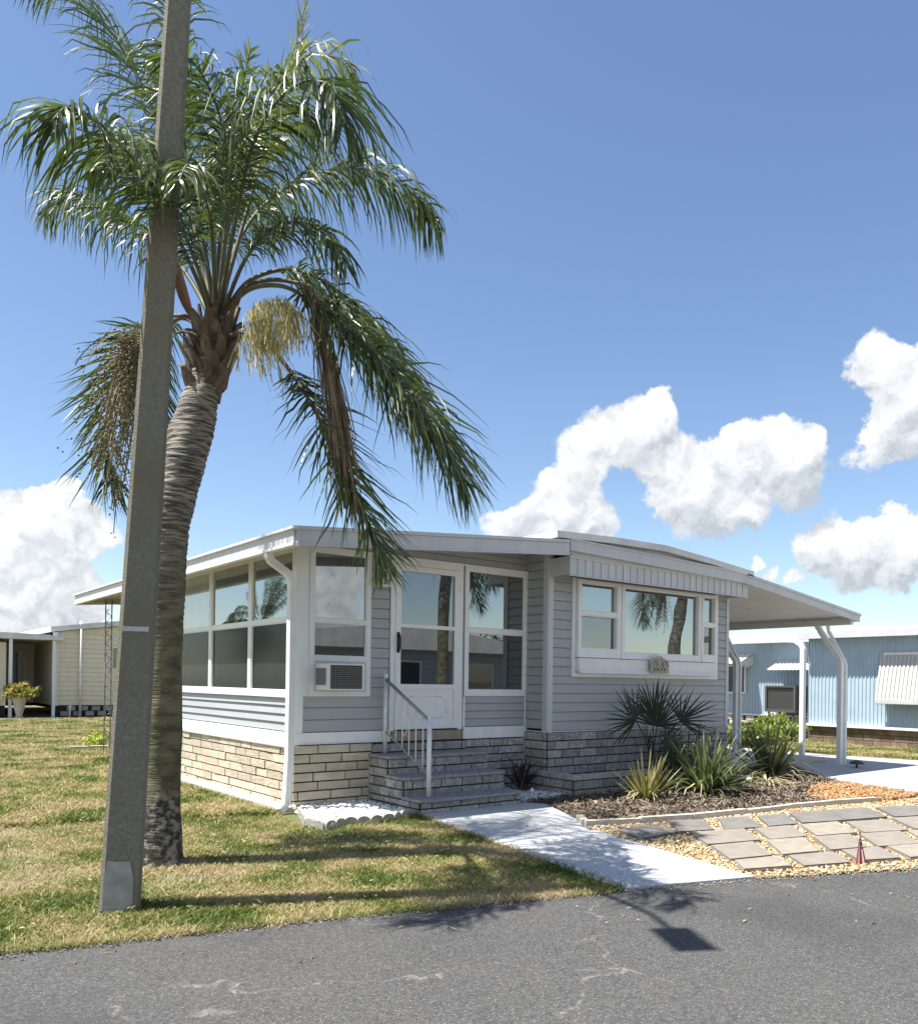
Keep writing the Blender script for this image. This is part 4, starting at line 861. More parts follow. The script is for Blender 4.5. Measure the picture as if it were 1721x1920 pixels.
FR=[
 ([(415,600,6.6),(455,550,6.5),(520,535,6.3),(600,575,6.1),(690,650,5.95),(770,735,5.85),(835,830,5.8),(872,905,5.8)],.76,.50,165,1,0),
 ([(415,597,6.6),(475,532,6.5),(555,530,6.4),(645,590,6.35),(725,675,6.3),(785,755,6.3),(825,825,6.3)],.66,.86,120,32,0),
 ([(415,595,6.6),(470,525,6.6),(550,505,6.6),(640,550,6.6),(720,630,6.7),(780,720,6.8)],.60,.85,110,2,0),
 ([(440,625,6.6),(490,640,6.5),(540,690,6.3),(590,770,6.1),(640,870,6.0),(680,960,5.95),(708,1020,5.95),(722,1060,6)],.60,.26,130,3,0),
 ([(415,585,6.6),(435,480,6.7),(490,390,6.8),(570,335,6.9),(660,315,7.0),(740,335,7.1),(795,385,7.2),(820,430,7.2)],.60,.93,125,4,0),
 ([(412,580,6.6),(440,420,6.3),(475,270,5.9),(520,190,5.5),(580,150,5.2),(625,165,5.05),(648,230,4.95)],.80,.97,120,5,0),
 ([(410,580,6.6),(430,400,6.9),(465,250,7.2),(520,150,7.4),(590,100,7.5),(640,115,7.6),(670,170,7.6)],.62,.9,100,6,1),
 ([(408,580,6.6),(425,400,6.4),(422,260,6.1),(395,170,5.8),(355,110,5.5),(320,110,5.3)],.5,.8,90,7,0),
 ([(400,585,6.6),(365,430,6.8),(320,290,7.0),(262,150,7.2),(205,50,7.3),(130,-25,7.4),(50,-30,7.4)],.62,.66,140,8,0),
 ([(398,590,6.6),(350,480,6.2),(290,360,5.75),(220,265,5.1),(165,215,4.75),(125,200,4.55),(98,225,4.45)],.72,.96,120,9,0),
 ([(400,590,6.6),(370,500,6.0),(330,410,5.3),(285,345,4.9),(230,310,4.75),(175,325,4.7)],.40,.85,75,10,0),
 ([(396,592,6.6),(340,500,6.8),(270,430,7.0),(190,380,7.1),(130,370,7.2),(90,400,7.2)],.58,.92,110,11,0),
 ([(385,612,6.6),(320,592,6.8),(255,630,6.9),(215,710,7.0),(198,800,7.0),(205,870,7.0),(215,920,7.0)],.62,.26,120,12,0),
 ([(385,615,6.6),(330,600,6.9),(295,645,7.1),(285,740,7.2),(280,820,7.2)],.45,.4,80,13,0),
 ([(405,585,6.6),(400,430,6.9),(385,300,7.2),(360,200,7.5),(325,130,7.7),(280,110,7.8)],.6,.9,100,14,0),
 ([(406,585,6.6),(415,430,7.0),(440,310,7.4),(480,240,7.8),(540,220,8.1),(600,260,8.3)],.7,.93,100,15,0),
 ([(405,590,6.6),(400,480,6.2),(392,390,5.8),(375,330,5.4),(350,310,5.0),(335,340,4.8)],.45,.9,80,16,0),
 ([(408,585,6.6),(420,470,7.2),(440,400,7.8),(470,370,8.3),(500,400,8.8),(520,450,9.0)],.6,.95,100,17,0),
 ([(414,592,6.6),(470,470,6.3),(530,420,6.0),(600,430,5.8),(650,500,5.7)],.42,.9,80,18,0),
 ([(395,590,6.6),(360,440,7.1),(330,330,7.6),(280,270,8.0),(210,270,8.3),(160,320,8.4)],.66,.95,100,19,0),
 ([(409,578,6.6),(430,360,6.5),(447,200,6.4),(470,90,6.35)],.22,.05,60,20,1),
 ([(411,578,6.6),(470,370,6.7),(520,180,6.9),(560,60,7.0),(572,10,7.0)],.30,.12,60,21,1),
 ([(402,580,6.6),(375,420,6.4),(350,300,6.3),(330,160,6.2),(318,40,6.15),(312,-40,6.1)],.5,.7,90,22,0),
]
for pts,Lm,dr,n,sd_,yg in FR: frond(PALM,pts,Lm,dr,n,.30 if sd_<20 else .35,sd_,bool(yg))
# strands
def strands(parent,starts,ends,n,sag,wd,name,m,seed=0,K=7,jit=.03):
    R=np.random.default_rng(seed); a=R.random(n)[:,None]; s=np.array([tuple(p) for p in starts]); e=np.array([tuple(p) for p in ends])
    def along(P_,a):
        q=a[:,0]*(len(P_)-1); i0=np.minimum(q.astype(int),len(P_)-2); f_=(q-i0)[:,None]; return P_[i0]*(1-f_)+P_[i0+1]*f_
    A=along(s,a)+R.normal(0,jit*.3,(n,3)); B=along(e,np.clip(a+R.normal(0,.12,(n,1)),0,.999))+R.normal(0,jit,(n,3)); u=np.linspace(0,1,K)[None,:,None]
    Pt=A[:,None]*(1-u)+B[:,None]*u; Pt[:,:,2]+= (sag*4*u*(1-u))[:,:,0]*R.uniform(.5,1.4,(n,1)); Pt+=np.cumsum(R.normal(0,.006,(n,K,3)),1)
    return Pt,ribbons(Pt,np.full((n,K),wd),R.normal(size=(n,3)),name,m,parent)
m_flow=leafmat('yellow_flower_strand',(.46,.40,.24),(.36,.30,.17),.3,.7,.3,.35)
strands(PALM,[at(462,590,6.3),at(490,565,6.15),at(530,560,5.9),at(560,590,5.8)],[at(478,645,6.2),at(497,655,6.0),at(530,660,5.8),at(575,632,5.7)],340,.03,.003,'flower_cluster',m_flow,1,jit=.05)
strands(PALM,[at(446,622,6.5),at(480,618,6.4),at(520,640,6.3)],[at(455,690,6.4),at(490,700,6.35),at(540,715,6.25)],90,.02,.0035,'old_flower_stalk',leafmat('pale_strand',(.55,.49,.36),(.45,.38,.26),.3,.7,.3,.2),2,jit=.05)
strands(PALM,[at(585,560,6.0),at(610,620,5.95),at(630,700,5.9)],[at(630,860,5.9),at(648,930,5.9),at(665,985,5.9)],130,.05,.0045,'dead_strand_bundle',m_straw,3,jit=.05)
strands(PALM,[at(560,520,6.1),at(590,560,6.0)],[at(630,760,5.95),at(650,840,5.9)],60,.08,.0045,'dead_strand_bundle',m_straw,4,jit=.06)
# fruit cluster
Pt,fc=strands(PALM,[at(300,600,6.7),at(265,622,6.6),at(235,635,6.55)],[at(245,860,6.6),at(215,900,6.55),at(190,740,6.5)],90,.12,.004,'fruit_cluster',m_straw,5,K=14,jit=.15)
R5=np.random.default_rng(8); q=Pt[:,2:,:].reshape(-1,3); q=q[R5.random(len(q))<.95]; q=np.concatenate([q+R5.normal(0,.018,q.shape) for _ in range(2)])
nv=len(IV); s=R5.uniform(.006,.012,len(q)); v=(IV[None]*s[:,None,None]+q[:,None]).reshape(-1,3); f=(IF[None]+(np.arange(len(q))*nv)[:,None,None]).reshape(-1,3)
npmesh('fruit',v,f,mat('olive_fruit',(.14,.14,.07),(.22,.20,.11),10,.6,island=.35),fc)
# spathe and stubs
def spathe(p0,p1,w_,m):
    a=at(*p0); c=at(*p1); K=9; ax=(c-a); s_=ax.cross(V(fw)).normalized(); b=MB(); pr=None
    for k in range(K):
        t_=k/(K-1); p=a.lerp(c,t_)+s_*(.03*math.sin(t_*3)); h=w_*math.sin(math.pi*min(1,t_*1.05+.03))**.8+.004; row=[p-s_*h,p+V(fw)*h*.6,p+s_*h]
        if pr: b.face([pr[0],pr[1],row[1],row[0]]); b.face([pr[1],pr[2],row[2],row[1]])
        pr=row
    return b.build('spathe',m,PALM)
spathe((362,600,6.45),(330,470,6.4),.04,mat('red_brown_spathe',(.24,.11,.07),(.14,.07,.045),14,.6,stretch=(1,1,.2)))
spathe((436,605,6.4),(470,520,6.5),.018,mat('tan_spathe',(.20,.14,.09),(.12,.08,.05),14,.7))
for p0,p1 in (((372,622,6.5),(328,625,6.4)),((370,600,6.5),(322,592,6.4)),((380,640,6.45),(340,620,6.4)),((430,632,6.5),(456,625,6.45))):
    b=MB(); a=at(*p0); c=at(*p1); b.tube([a,a.lerp(c,.5)+V((0,0,.02)),c],[.022,.016,.007],6); b.build('broken_stalk',m_boot,PALM)

# ------------------------------------------------------------------ bed plants
def strap_plant(name,loc,label,cat,n,L0,L1,wd,el0,el1,droop,m,group=None,seed=0,K=8,fold=.35,base_r=.05,parts='foliage',stem=None,up_r=.0):
    T=thing(name,loc,label,cat,group); R=np.random.default_rng(seed); th=R.random(n)*2*np.pi; el=R.uniform(el0,el1,n); L_=R.uniform(L0,L1,n)
    d0=np.stack([np.cos(th)*np.cos(el),np.sin(th)*np.cos(el),np.sin(el)],1); P0=np.array(loc)[None]+np.stack([np.cos(th),np.sin(th),0*th],1)*R.uniform(0,base_r,(n,1))+np.array([[0,0,1.]])*R.uniform(0,up_r+1e-6,(n,1))
    cur=P0.copy(); pts=[cur]; dr=droop*R.uniform(.4,1.3,n)
    for k in range(K-1):
        g_=np.clip(dr*(k/(K-1))**1.3,0,.95)[:,None]; dd=d0*(1-g_)+np.array([[0,0,-1.]])*g_; dd/=np.linalg.norm(dd,axis=1)[:,None]; cur=cur+dd*(L_/(K-1))[:,None]; cur[:,2]=np.maximum(cur[:,2],.03); pts.append(cur)
    Pt=np.stack(pts,1); wp=np.interp(np.linspace(0,1,K),[0,.3,.6,.85,1],[.8,1,.95,.55,.03]); W_=wd*R.uniform(.7,1.2,n)[:,None]*wp[None]
    side=np.cross(d0,np.array([[0,0,1.]]))+R.normal(0,.2,(n,3)); o=ribbons(Pt,W_,side,parts,m,T,fold=fold); 
    if stem: b=MB(); b.tube([(loc[0],loc[1],0),(loc[0],loc[1],stem)],[.05,.035],8); b.build('stem',m_boot,T)
    return T
m_yuc=leafmat('yucca_leaf',(.16,.16,.06),(.36,.31,.17),.5,.5,.4,.2,sc=9); m_crin=leafmat('crinum_leaf',(.05,.07,.034),(.15,.165,.095),.55,.42,.55,.25,sc=6)
m_dryl=leafmat('dry_strap_leaf',(.46,.39,.25),(.30,.24,.15),.3,.8,.2,.1); m_cord=leafmat('dark_red_leaf',(.065,.022,.026),(.035,.02,.02),.4,.4,.6,.1)
yl=gnd(1212,1503); T=strap_plant('yucca_plant',(yl.x,yl.y,0),'spiky yellow-green yucca at the front of the mulch bed','plant',78,.38,.70,.016,.55,1.45,.10,m_yuc,seed=1,fold=.4)
_s=strap_plant  # dry skirt of the same plant
def skirt(T,loc,n,L0,L1,wd,m,seed,el=(-.1,.5),droop=.9,name='dry_leaves'):
    R=np.random.default_rng(seed); th=R.random(n)*2*np.pi; e=R.uniform(*el,n); L_=R.uniform(L0,L1,n); d0=np.stack([np.cos(th)*np.cos(e),np.sin(th)*np.cos(e),np.sin(e)],1); cur=np.repeat(np.array([loc]),n,0)+np.array([[0,0,.05]]); pts=[cur]
    for k in range(8):
        g_=np.clip(droop*(k/8)*R.uniform(.7,1.3,n),0,.9)[:,None]; dd=d0*(1-g_)+np.array([[0,0,-1.]])*g_; dd/=np.linalg.norm(dd,axis=1)[:,None]; cur=cur+dd*(L_/8)[:,None]; cur[:,2]=np.maximum(cur[:,2],.03+R.uniform(0,.03,n)); pts.append(cur)
    Pt=np.stack(pts,1); ribbons(Pt,wd*np.interp(np.linspace(0,1,9),[0,.4,1],[.8,1,.1])[None]*np.ones((n,1)),np.cross(d0,[[0,0,1.]]),name,m,T,fold=.2)
skirt(T,(yl.x,yl.y,0),34,.3,.55,.013,m_dryl,5,el=(.0,.8))
b=MB(); b.tube([(yl.x+.12,yl.y-.22,0),(yl.x+.10,yl.y-.24,.16)],.016,6); b.build('dead_stub',M_['mortar'],T)
cl=gnd(1322,1490); T=strap_plant('crinum_lily',(cl.x,cl.y,0),'large dense clump of long green strap leaves in the middle of the mulch bed','plant',230,.5,1.0,.018,.35,1.5,.62,m_crin,seed=2,base_r=.15)
skirt(T,(cl.x,cl.y,0),34,.6,1.05,.013,m_dryl,6,el=(.1,.9))
c2=gnd(1455,1442); T=strap_plant('crinum_lily',(c2.x-1.7,c2.y-.9,0),'smaller clump of upright green strap leaves at the driveway end of the bed','plant',64,.65,1.05,.024,.7,1.5,.35,m_crin,seed=3,base_r=.1)
skirt(T,(c2.x-1.7,c2.y-.9,0),46,.6,1.2,.012,m_dryl,7,el=(.0,.8))
T=strap_plant('crinum_lily',(5.75,-.95,0),'dark strap-leaf clump against the home corner behind the larger clump','plant',60,.6,.98,.022,.7,1.5,.45,m_crin,seed=4,base_r=.12)
cp_=(3.02,-.42,0); T=strap_plant('cordyline',cp_,'dark red spiky cordyline in white stones between steps and planter','plant',46,.22,.36,.018,.0,1.4,.25,m_cord,seed=6,base_r=.03,up_r=.30,stem=.3)
for k,(x,y,lab) in enumerate(((6.6,-1.7,'tangle of tan dead strap leaves on the mulch left of the orange gravel'),(7.35,-1.35,'tangle of tan dead strap leaves on the mulch next to the pale driveway'))):
    T=thing('dead_leaf_pile',(x,y,0),lab,'dead leaves','dead leaf tangles'); skirt(T,(x,y,0),60,.3,.95,.011,m_dryl,40+k,el=(.0,.7),name='leaves')
# fan palm
FP=(5.0,-.92,0); T=thing('fan_palm',FP,'small dark green fan palm against the grey siding behind the yucca','fan palm')
m_fan=leafmat('fan_leaf',(.012,.026,.014),(.022,.040,.020),.35,.5,.3,.08)
def fan(parent,hub,axis,n,L0,spread,seed,nrm):
    R=np.random.default_rng(seed); axis=V(axis).normalized(); nrm=V(nrm); nrm=(nrm-axis*nrm.dot(axis)).normalized(); side=axis.cross(nrm); A=np.linspace(-spread,spread,n)+R.normal(0,.03,n)
    d=np.array([tuple(axis*math.cos(a)+side*math.sin(a)+nrm*(.10*math.cos(a*3)+R.normal(0,.05))) for a in A]); L_=L0*(1-.25*(np.abs(A)/spread)**2)*R.uniform(.88,1.06,n); K=5
    u=np.linspace(0,1,K)[None,:,None]; Pt=np.array(hub)[None,None]+d[:,None]*L_[:,None,None]*u; Pt[:,:,2]-=(.05*L0)*(u[:,:,0]**2.5)*R.uniform(.3,1.6,(n,1))
    W_=.013*np.array([.5,1,.9,.6,.05])[None]*R.uniform(.85,1.15,(n,1)); return ribbons(Pt,W_,np.cross(d,np.array([tuple(nrm)])),None,None,fold=.35)
hubs=[((1232,1362,11.4),(.1,-.15,1),.72,22,1.5),((1192,1352,11.3),(-.8,.1,.5),.62,18,1.5),((1275,1352,11.6),(.9,-.3,.55),.62,17,1.3),((1215,1392,11.1),(-.5,-.5,.2),.5,15,1.5),((1245,1400,11.1),(.6,-.6,.1),.5,15,1.4),((1225,1345,11.6),(-.15,.1,1),.6,16,1.0)]
for k,(hp,ax,L0,n,spd) in enumerate(hubs):
    h=at(*hp); v,f=fan(T,tuple(h),ax,n,L0,spd,20+k,(-.55,-.8,.3)); C,_=bez([(FP[0],FP[1],.25),((FP[0]+h.x)/2,(FP[1]+h.y)/2,.25+(h.z-.25)*.7),tuple(h)],8)
    tv,tf=tube_np(C,np.full(8,.008),5); 
    # ribbons give quads of 4
    vv,ff,mi=merge([(v,f,0),(tv,tf,0)]); npmesh('fan_leaf',vv,ff,m_fan,T)
b=MB(); b.tube([(FP[0],FP[1],0),(FP[0],FP[1],.34)],[.09,.06],9); b.build('stem',m_boot,T)
# grey rock in bed, stakes
def rock(loc,s,label,cat='rock',m=None):
    v=IV2*np.array(s)[None]*(1+RNG.uniform(-.12,.12,(len(IV2),1)))+np.array(loc)[None]; o=npmesh('garden_rock',v,IF2,m or m_rk,None,loc); tag(o,label,cat); return o
IV2,IF2=icobase(2); m_rk=mat('bluish_rock',(.36,.38,.40),(.26,.27,.29),7,.9,bump=.5,bscale=30)
rp=gnd(1262,1472); rock((rp.x-.3,rp.y-.15,.05),(.15,.10,.07),'smooth grey rock lying beside the yucca in the mulch')
def stake(p,h,r,label,mt_,name='garden_stake'):
    T=thing(name,(p.x,p.y,0),label,'garden stake'); b=MB(); b.tube([(p.x,p.y,0),(p.x,p.y,h)],r,8); b.build('stake',mt_,T); b=MB(); b.tube([(p.x,p.y,h),(p.x,p.y,h+.03),(p.x,p.y,h+.055)],[r*1.9,r*1.9,r*.5],10); b.build('cap',mt_,T)
stake(V((2.78,-.86,0)),.10,.014,'short white stake light at the corner of the white stones right of the steps',M_['rail'])
stake(gnd(1404,1480),.12,.02,'short pale stake standing in the mulch right of the large strap-leaf clump',mat('pale_stake',(.62,.57,.42),rough=.7))
p=gnd(1606,1441); T=thing('path_light',(p.x,p.y,0),'low black mushroom path light on the pale driveway edge','path light'); b=MB(); b.tube([(p.x,p.y,0),(p.x,p.y,.12)],.02,8); b.build('stem',M_['black'],T); b=MB(); b.tube([(p.x,p.y,.08),(p.x,p.y,.11),(p.x,p.y,.15)],[.13,.11,.03],14); b.build('hood',mat('dark_hood',(.06,.06,.06),rough=.6),T)
for k,(x,y,l_,lab) in enumerate(((1478,1437,.75,'left pale edging block on the driveway corner behind the strap leaves'),(1520,1432,.6,'right pale edging block on the driveway corner near the white pipe post'))):
    c=gnd(x,y); b=MB(); b.obox(c-V((l_/2*.79,-l_/2*.61,0)),V((l_*.79,-l_*.61,0)),V((.10,.13,0)),V((0,0,.07))); o=b.build('edging_block',m_curb,loc=tuple(c)); tag(o,lab,'edging block','edging blocks at the driveway corner')

# flag
fp=gnd(1613,1626); T=thing('small_flag',tuple(fp),'small American flag on a black stick planted in golden gravel by the road','flag')
b=MB(); b.tube([fp,fp+V((-.015,0,.275))],.0035,6); b.tube([fp+V((-.015,0,.275)),fp+V((-.015,0,.292))],[.006,.001],6); b.build('stick',M_['black'],T)
m_red=mat('flag_red',(.28,.015,.025),rough=.7); m_wh=mat('flag_white',(.85,.83,.83),rough=.7); m_nv=mat('flag_navy',(.02,.025,.09),rough=.7)
b=MB(); nst=9; K=10
S1=V(rt)
top_=fp+V((-.013,0,.235))
def fpt(i,k):   # i across stripes, k down
    t_=k/K; w2=(.016+.095*t_); u=i/nst-.5; return top_+S1*(u*w2*1.0+.012*t_+.010*math.sin(u*9)*t_)-V(fw)*(.006*math.sin(i*1.45)*(.3+t_))-V((0,0,.215*t_+.012*abs(u)))
for i in range(nst):
    for k in range(K):
        m_=2 if (i>=5 and k<4) else (0 if i%2==0 else 1)
        b.face([fpt(i,k),fpt(i+1,k),fpt(i+1,k+1),fpt(i,k+1)],m_)
cl_=b.build('cloth',[m_red,m_wh,m_nv],T)
b=MB()
for i in range(5,9):
    for k in (1,3):
        c=fpt(i+.2,k)-V(fw)*.002; pts=[]
        for q in range(10):
            r=.0022 if q%2 else .0045; a=math.pi*q/5+math.pi/2; pts.append(c+S1*(r*math.cos(a))+V((0,0,r*math.sin(a))))
        b.face(pts)
b.build('star',m_wh,cl_); 

# white pipe post near neighbour
p=V((12.0,.86,0)); T=thing('white_post',tuple(p),'white square post with curved top standing at the driveway edge before the blue home','post')
b=MB(); b.tube([p,V((p.x,p.y,2.24)),V((p.x,p.y+.04,2.33)),V((p.x,p.y+.18,2.42)),V((p.x,p.y+.4,2.44))],.065,4,smooth=False,phase=math.pi/4,ref=(0,1,0)); b.build('shaft',M_['white'],T)
b=MB(); b.box(11.95,12.05,1.26,6.9,2.39,2.49); b.build('beam',M_['white'],T)
for y in (4.0,6.8):
    b=MB(); b.box(11.97,12.03,y,y+.06,0,2.388); b.build('rear_leg',M_['white'],T)

# ------------------------------------------------------------------ blue neighbour home
m_blue=mat('pale_blue_metal',(.44,.55,.65),(.40,.51,.61),3,.5,c3=(.36,.46,.56),s3=2,t3=(.5,.8)); m_brown=mat('brown_block',(.23,.17,.12),(.14,.10,.07),6,.9,bump=.4,island=.2)
BH=thing('blue_mobile_home',(16.2,3.0,0),'pale blue corrugated mobile home with white roof beyond the driveway','mobile home')
def corr(b,W,u0,u1,z0,z1,pitch=.095,dep=.022,m=0):
    n_=int((u1-u0)/pitch); st=[]
    for k in range(n_):
        a=u0+k*pitch; st+=[(a,0),(a+pitch*.45,0),(a+pitch*.60,dep),(a+pitch*.85,dep)]
    st.append((u1,0))
    for (a,o),(c,o2) in zip(st[:-1],st[1:]): b.face([W.P(a,o,z0),W.P(c,o2,z0),W.P(c,o2,z1),W.P(a,o,z1)],m)
WB=Wall((16.2,3.1),(0,-1),(-1,0))
b=MB(); corr(b,WB,0,10,.50,2.78); b.build('corrugated_wall',m_blue,BH)
b=MB(); b.box(16.23,22,-7,3.08,.05,2.8); b.box(18.03,22,3.08,9.5,.05,2.75); b.build('wall_core',M_['dark'],BH)
b=MB(); W2=Wall((18,9.5),(0,-1),(-1,0)); corr(b,W2,0,6.4,.62,2.80); b.box(16.2,18.0,3.085,3.11,.5,2.8); b.build('recessed_wall',m_blue,BH)
b=MB(); b.prism([(15.82,-7,2.72),(15.82,-7,2.86),(18.3,-7,3.10),(22,-7,2.9),(22,-7,2.72)],(0,10.2,0)); b.prism([(17.55,3.2,2.80),(17.55,3.2,2.90),(18.6,3.2,3.05),(22,3.2,2.9),(22,3.2,2.75)],(0,6.5,0)); b.build('roof',M_['roof'],BH)
b=MB(); b.box(15.76,15.815,-7.05,3.25,2.68,2.85); b.box(17.48,17.545,3.26,9.75,2.70,2.86); b.build('gutter',M_['panel'],BH)
b=MB(); b.box(16.10,16.19,-7,3.1,.44,.505); b.box(17.9,17.99,3.12,9.5,.56,.62); b.build('base_rail',M_['vinyl'],BH)
b=MB(); blocks(b,Wall((16.24,3.1),(0,-1),(-1,0)),0,10,0,.435,.145,.42,.012,.03,71); b.build('block_skirting',[m_brown,M_['mortar']],BH)
# pierced block skirt under recessed part
b=MB(); RR=random.Random(3)
for r in range(4):
    for k in range(16):
        y=9.3-k*.38-(r%2)*.19; b.box(17.93,18.02,y-.26,y,.02+r*.135,.02+r*.135+.115)
b.build('pierced_block_skirt',mat('pinkish_white_block',(.62,.57,.53),(.50,.46,.43),9,.85,island=.12),BH)
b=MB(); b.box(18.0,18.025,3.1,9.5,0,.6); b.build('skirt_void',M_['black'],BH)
# window + awning on near part
window(BH,WB,1.95,4.1,1.15,2.30,[(1.2,2.25,G_dim)],.06,.03,.07)
def ribbed(parent,name,p00,p01,p10,p11,n,m,dep=.02):
    """sheet from top edge p00-p01 to bottom edge p10-p11, n ribs"""
    b=MB(); p00,p01,p10,p11=map(V,(p00,p01,p10,p11)); nn=(p01-p00).cross(p10-p00).normalized()
    for k in range(n):
        a=k/n; c=(k+.5)/n; e=(k+1)/n
        for s,t_,o in ((a,c,0),(c,e,dep)):
            q=[p00.lerp(p01,s),p00.lerp(p01,t_),p10.lerp(p11,t_),p10.lerp(p11,s)]; b.face([x+nn*o for x in q])
        for s in (c,): q0=p00.lerp(p01,s); q1=p10.lerp(p11,s); b.face([q0,q0+nn*dep,q1+nn*dep,q1])
        q0=p00.lerp(p01,e); q1=p10.lerp(p11,e); b.face([q0,q0+nn*dep,q1+nn*dep,q1])
    return b.build(name,m,parent)
aw=ribbed(BH,'window_awning',(16.15,1.22,2.32),(16.15,-1.2,2.32),(15.86,1.22,1.16),(15.86,-1.2,1.16),26,mat('awning_grey_white',(.52,.52,.51),(.44,.44,.43),4,.5))
b=MB(); b.prism([(15.86,1.22,1.16),(15.86,1.22,1.07),(15.94,1.22,1.05),(15.96,1.22,1.16)],(0,-2.42,0)); b.build('awning_valance',M_['panel'],aw)
aw=ribbed(BH,'window_awning',(17.97,8.2,2.42),(17.97,5.85,2.42),(17.2,8.2,2.12),(17.2,5.85,2.12),18,M_['white'])
b=MB(); b.prism([(17.97,5.85,2.42),(17.2,5.85,2.12),(17.35,5.85,2.02),(17.5,5.85,2.10),(17.65,5.85,2.0),(17.97,5.85,2.1)],(0,.02,0)); b.build('awning_end',M_['white'],aw)
aw=ribbed(BH,'window_awning',(17.97,5.0,2.20),(17.97,3.6,2.20),(17.3,5.0,1.93),(17.3,3.6,1.93),12,M_['white'])
window(BH,W2,1.3,3.4,1.2,2.1,[(1.25,2.05,G_dim)],.05,.03,.06)
def condenser():
    T=thing('condenser_unit',(17.4,4.5,0),'dark grey air conditioning condenser beside the blue home behind the white post','condenser')
    b=MB(); b.box(17.15,17.85,4.02,4.96,.72,.80); b.box(17.15,17.85,4.02,4.96,1.42,1.47)
    for x in (17.15,17.80):
        for y in (4.02,4.90): b.box(x,x+.05,y,y+.06,.80,1.42)
    for x in (17.2,17.75):
        for y in (4.1,4.84): b.box(x,x+.05,y,y+.05,0,.72)
    b.build('casing',mat('condenser_metal',(.085,.085,.08),rough=.5),T)
    b=MB()
    for k in range(26): b.box(17.165,17.175,4.09+k*.031,4.098+k*.031,.80,1.42)
    b.box(17.20,17.8,4.08,4.90,.801,1.418); b.build('fin_grille',mat('dark_fins',(.07,.07,.068),rough=.5),T)
condenser()

# shrubs
def leafcloud(center,rad,n,size,name,m,parent,seed,hollow=.45):
    R=np.random.default_rng(seed); d=R.normal(size=(n,3)); d/=np.linalg.norm(d,axis=1)[:,None]; lump=1+.28*np.sin(d[:,0]*5+seed)*np.cos(d[:,1]*4+d[:,2]*3)+.15*np.sin(d[:,2]*9+seed*2)
    r=(hollow+(1-hollow)*R.random(n)**.5)*lump; P_=np.array(center)[None]+d*r[:,None]*np.array(rad)[None]
    a=R.normal(size=(n,3)); a/=np.linalg.norm(a,axis=1)[:,None]; b_=np.cross(a,R.normal(size=(n,3))); b_/=np.linalg.norm(b_,axis=1)[:,None]; s=size*R.uniform(.6,1.3,n)[:,None]
    v=np.stack([P_-a*s,P_+b_*s*.42,P_+a*s,P_-b_*s*.42],1).reshape(-1,3); f=np.arange(n)[:,None]*4+np.array([[0,1,2,3]]); return npmesh(name,v,f,m,parent)
m_shr=leafmat('bright_shrub_leaf',(.12,.16,.03),(.26,.29,.075),.35,.45,.5,.3)
for k,(x,y,z,r,lab) in enumerate(((15.4,3.6,.32,(.7,.7,.36),'low bright green shrub under the blue home left of the white post'),(13.6,3.1,.25,(.75,.7,.32),'flat yellow-green shrub nearer the driveway behind the strap leaves'))):
    T=thing('green_shrub',(x,y,0),lab,'shrub'); leafcloud((x,y,z),r,2600,.06,'foliage',m_shr,T,k+3); b=MB(); 
    for a in range(5): b.tube([(x,y,0),(x+math.cos(a*1.3)*.25,y+math.sin(a*1.3)*.25,z)],.012,5)
    b.build('stem',m_boot,T)
# ------------------------------------------------------------------ cream neighbour home
m_cream=mat('cream_vinyl',(.74,.67,.52),(.68,.61,.47),3,.5); CH=thing('cream_mobile_home',(2.3,23.5,0),'cream mobile home with white eaves at the far end of the lawn','mobile home')
WC=Wall((2.28,23.5),(1,0),(0,-1))
b=MB(); siding(b,WC,0,8.5,.42,3.02,.17,base=.0); b.build('gable_siding',m_cream,CH)
b=MB(); siding(b,Wall((2.28,27),(0,-1),(-1,0)),0,3.5,.42,2.78,.17); b.build('side_siding',m_cream,CH)
b=MB(); siding(b,Wall((-2,27),(1,0),(0,-1)),0,4.28,.42,2.7,.17); b.build('porch_siding',m_cream,CH)
b=MB(); siding(b,Wall((-4,23.5),(1,0),(0,-1)),0,4.75,.42,2.6,.17); b.build('porch_siding',m_cream,CH)
b=MB(); b.box(2.33,10.7,23.53,34,.3,2.95); b.box(-4,2.25,27.04,34,.3,2.6); b.box(-4,.74,23.54,26.9,.1,2.6); b.build('wall_core',M_['dark'],CH)
b=MB(); b.prism([(2.1,23.3,3.02),(6.5,23.3,3.62),(10.9,23.3,3.02),(10.9,23.3,3.20),(6.5,23.3,3.82),(2.1,23.3,3.20)],(0,11,0)); b.build('roof',M_['roof'],CH)
b=MB(); b.prism([(2.29,23.5,3.021),(10.7,23.5,3.021),(6.5,23.5,3.61)],(0,.1,0)); b.build('gable_peak',m_cream,CH)
b=MB(); b.box(-4.4,2.5,23.1,34,2.72,2.86); b.prism([(-4.4,23.1,2.861),(2.09,23.1,2.861),(2.09,23.1,2.90),(-1,23.1,2.95),(-4.4,23.1,2.90)],(0,10,0)); b.build('porch_roof',M_['roof'],CH)
b=MB(); b.box(2.21,2.37,23.42,23.47,.40,3.0); b.build('corner_trim',M_['vinyl'],CH)
for x in (.80,2.15):
    b=MB(); b.box(x,x+.1,23.2,23.3,0,2.718); b.build('porch_post',M_['vinyl'],CH)
window(CH,Wall((-2,27),(1,0),(0,-1)),3.1,3.95,.6,2.4,[(.65,2.35,G_dim)],.05,.03,.07,name='porch_door')
b=MB()
for r in range(2):
    for k in range(20):
        x=2.5+k*.42+(r%2)*.21; b.box(x,x+.28,23.52,23.6,.04+r*.19,.20+r*.19)
b.build('block_skirt',mat('dark_block',(.30,.28,.27),rough=.9,island=.2),CH); b=MB(); b.box(2.3,10.6,23.61,23.64,0,.4); b.build('skirt_void',M_['black'],CH)  # skirt blocks are dark grey themselves, tone varies per block
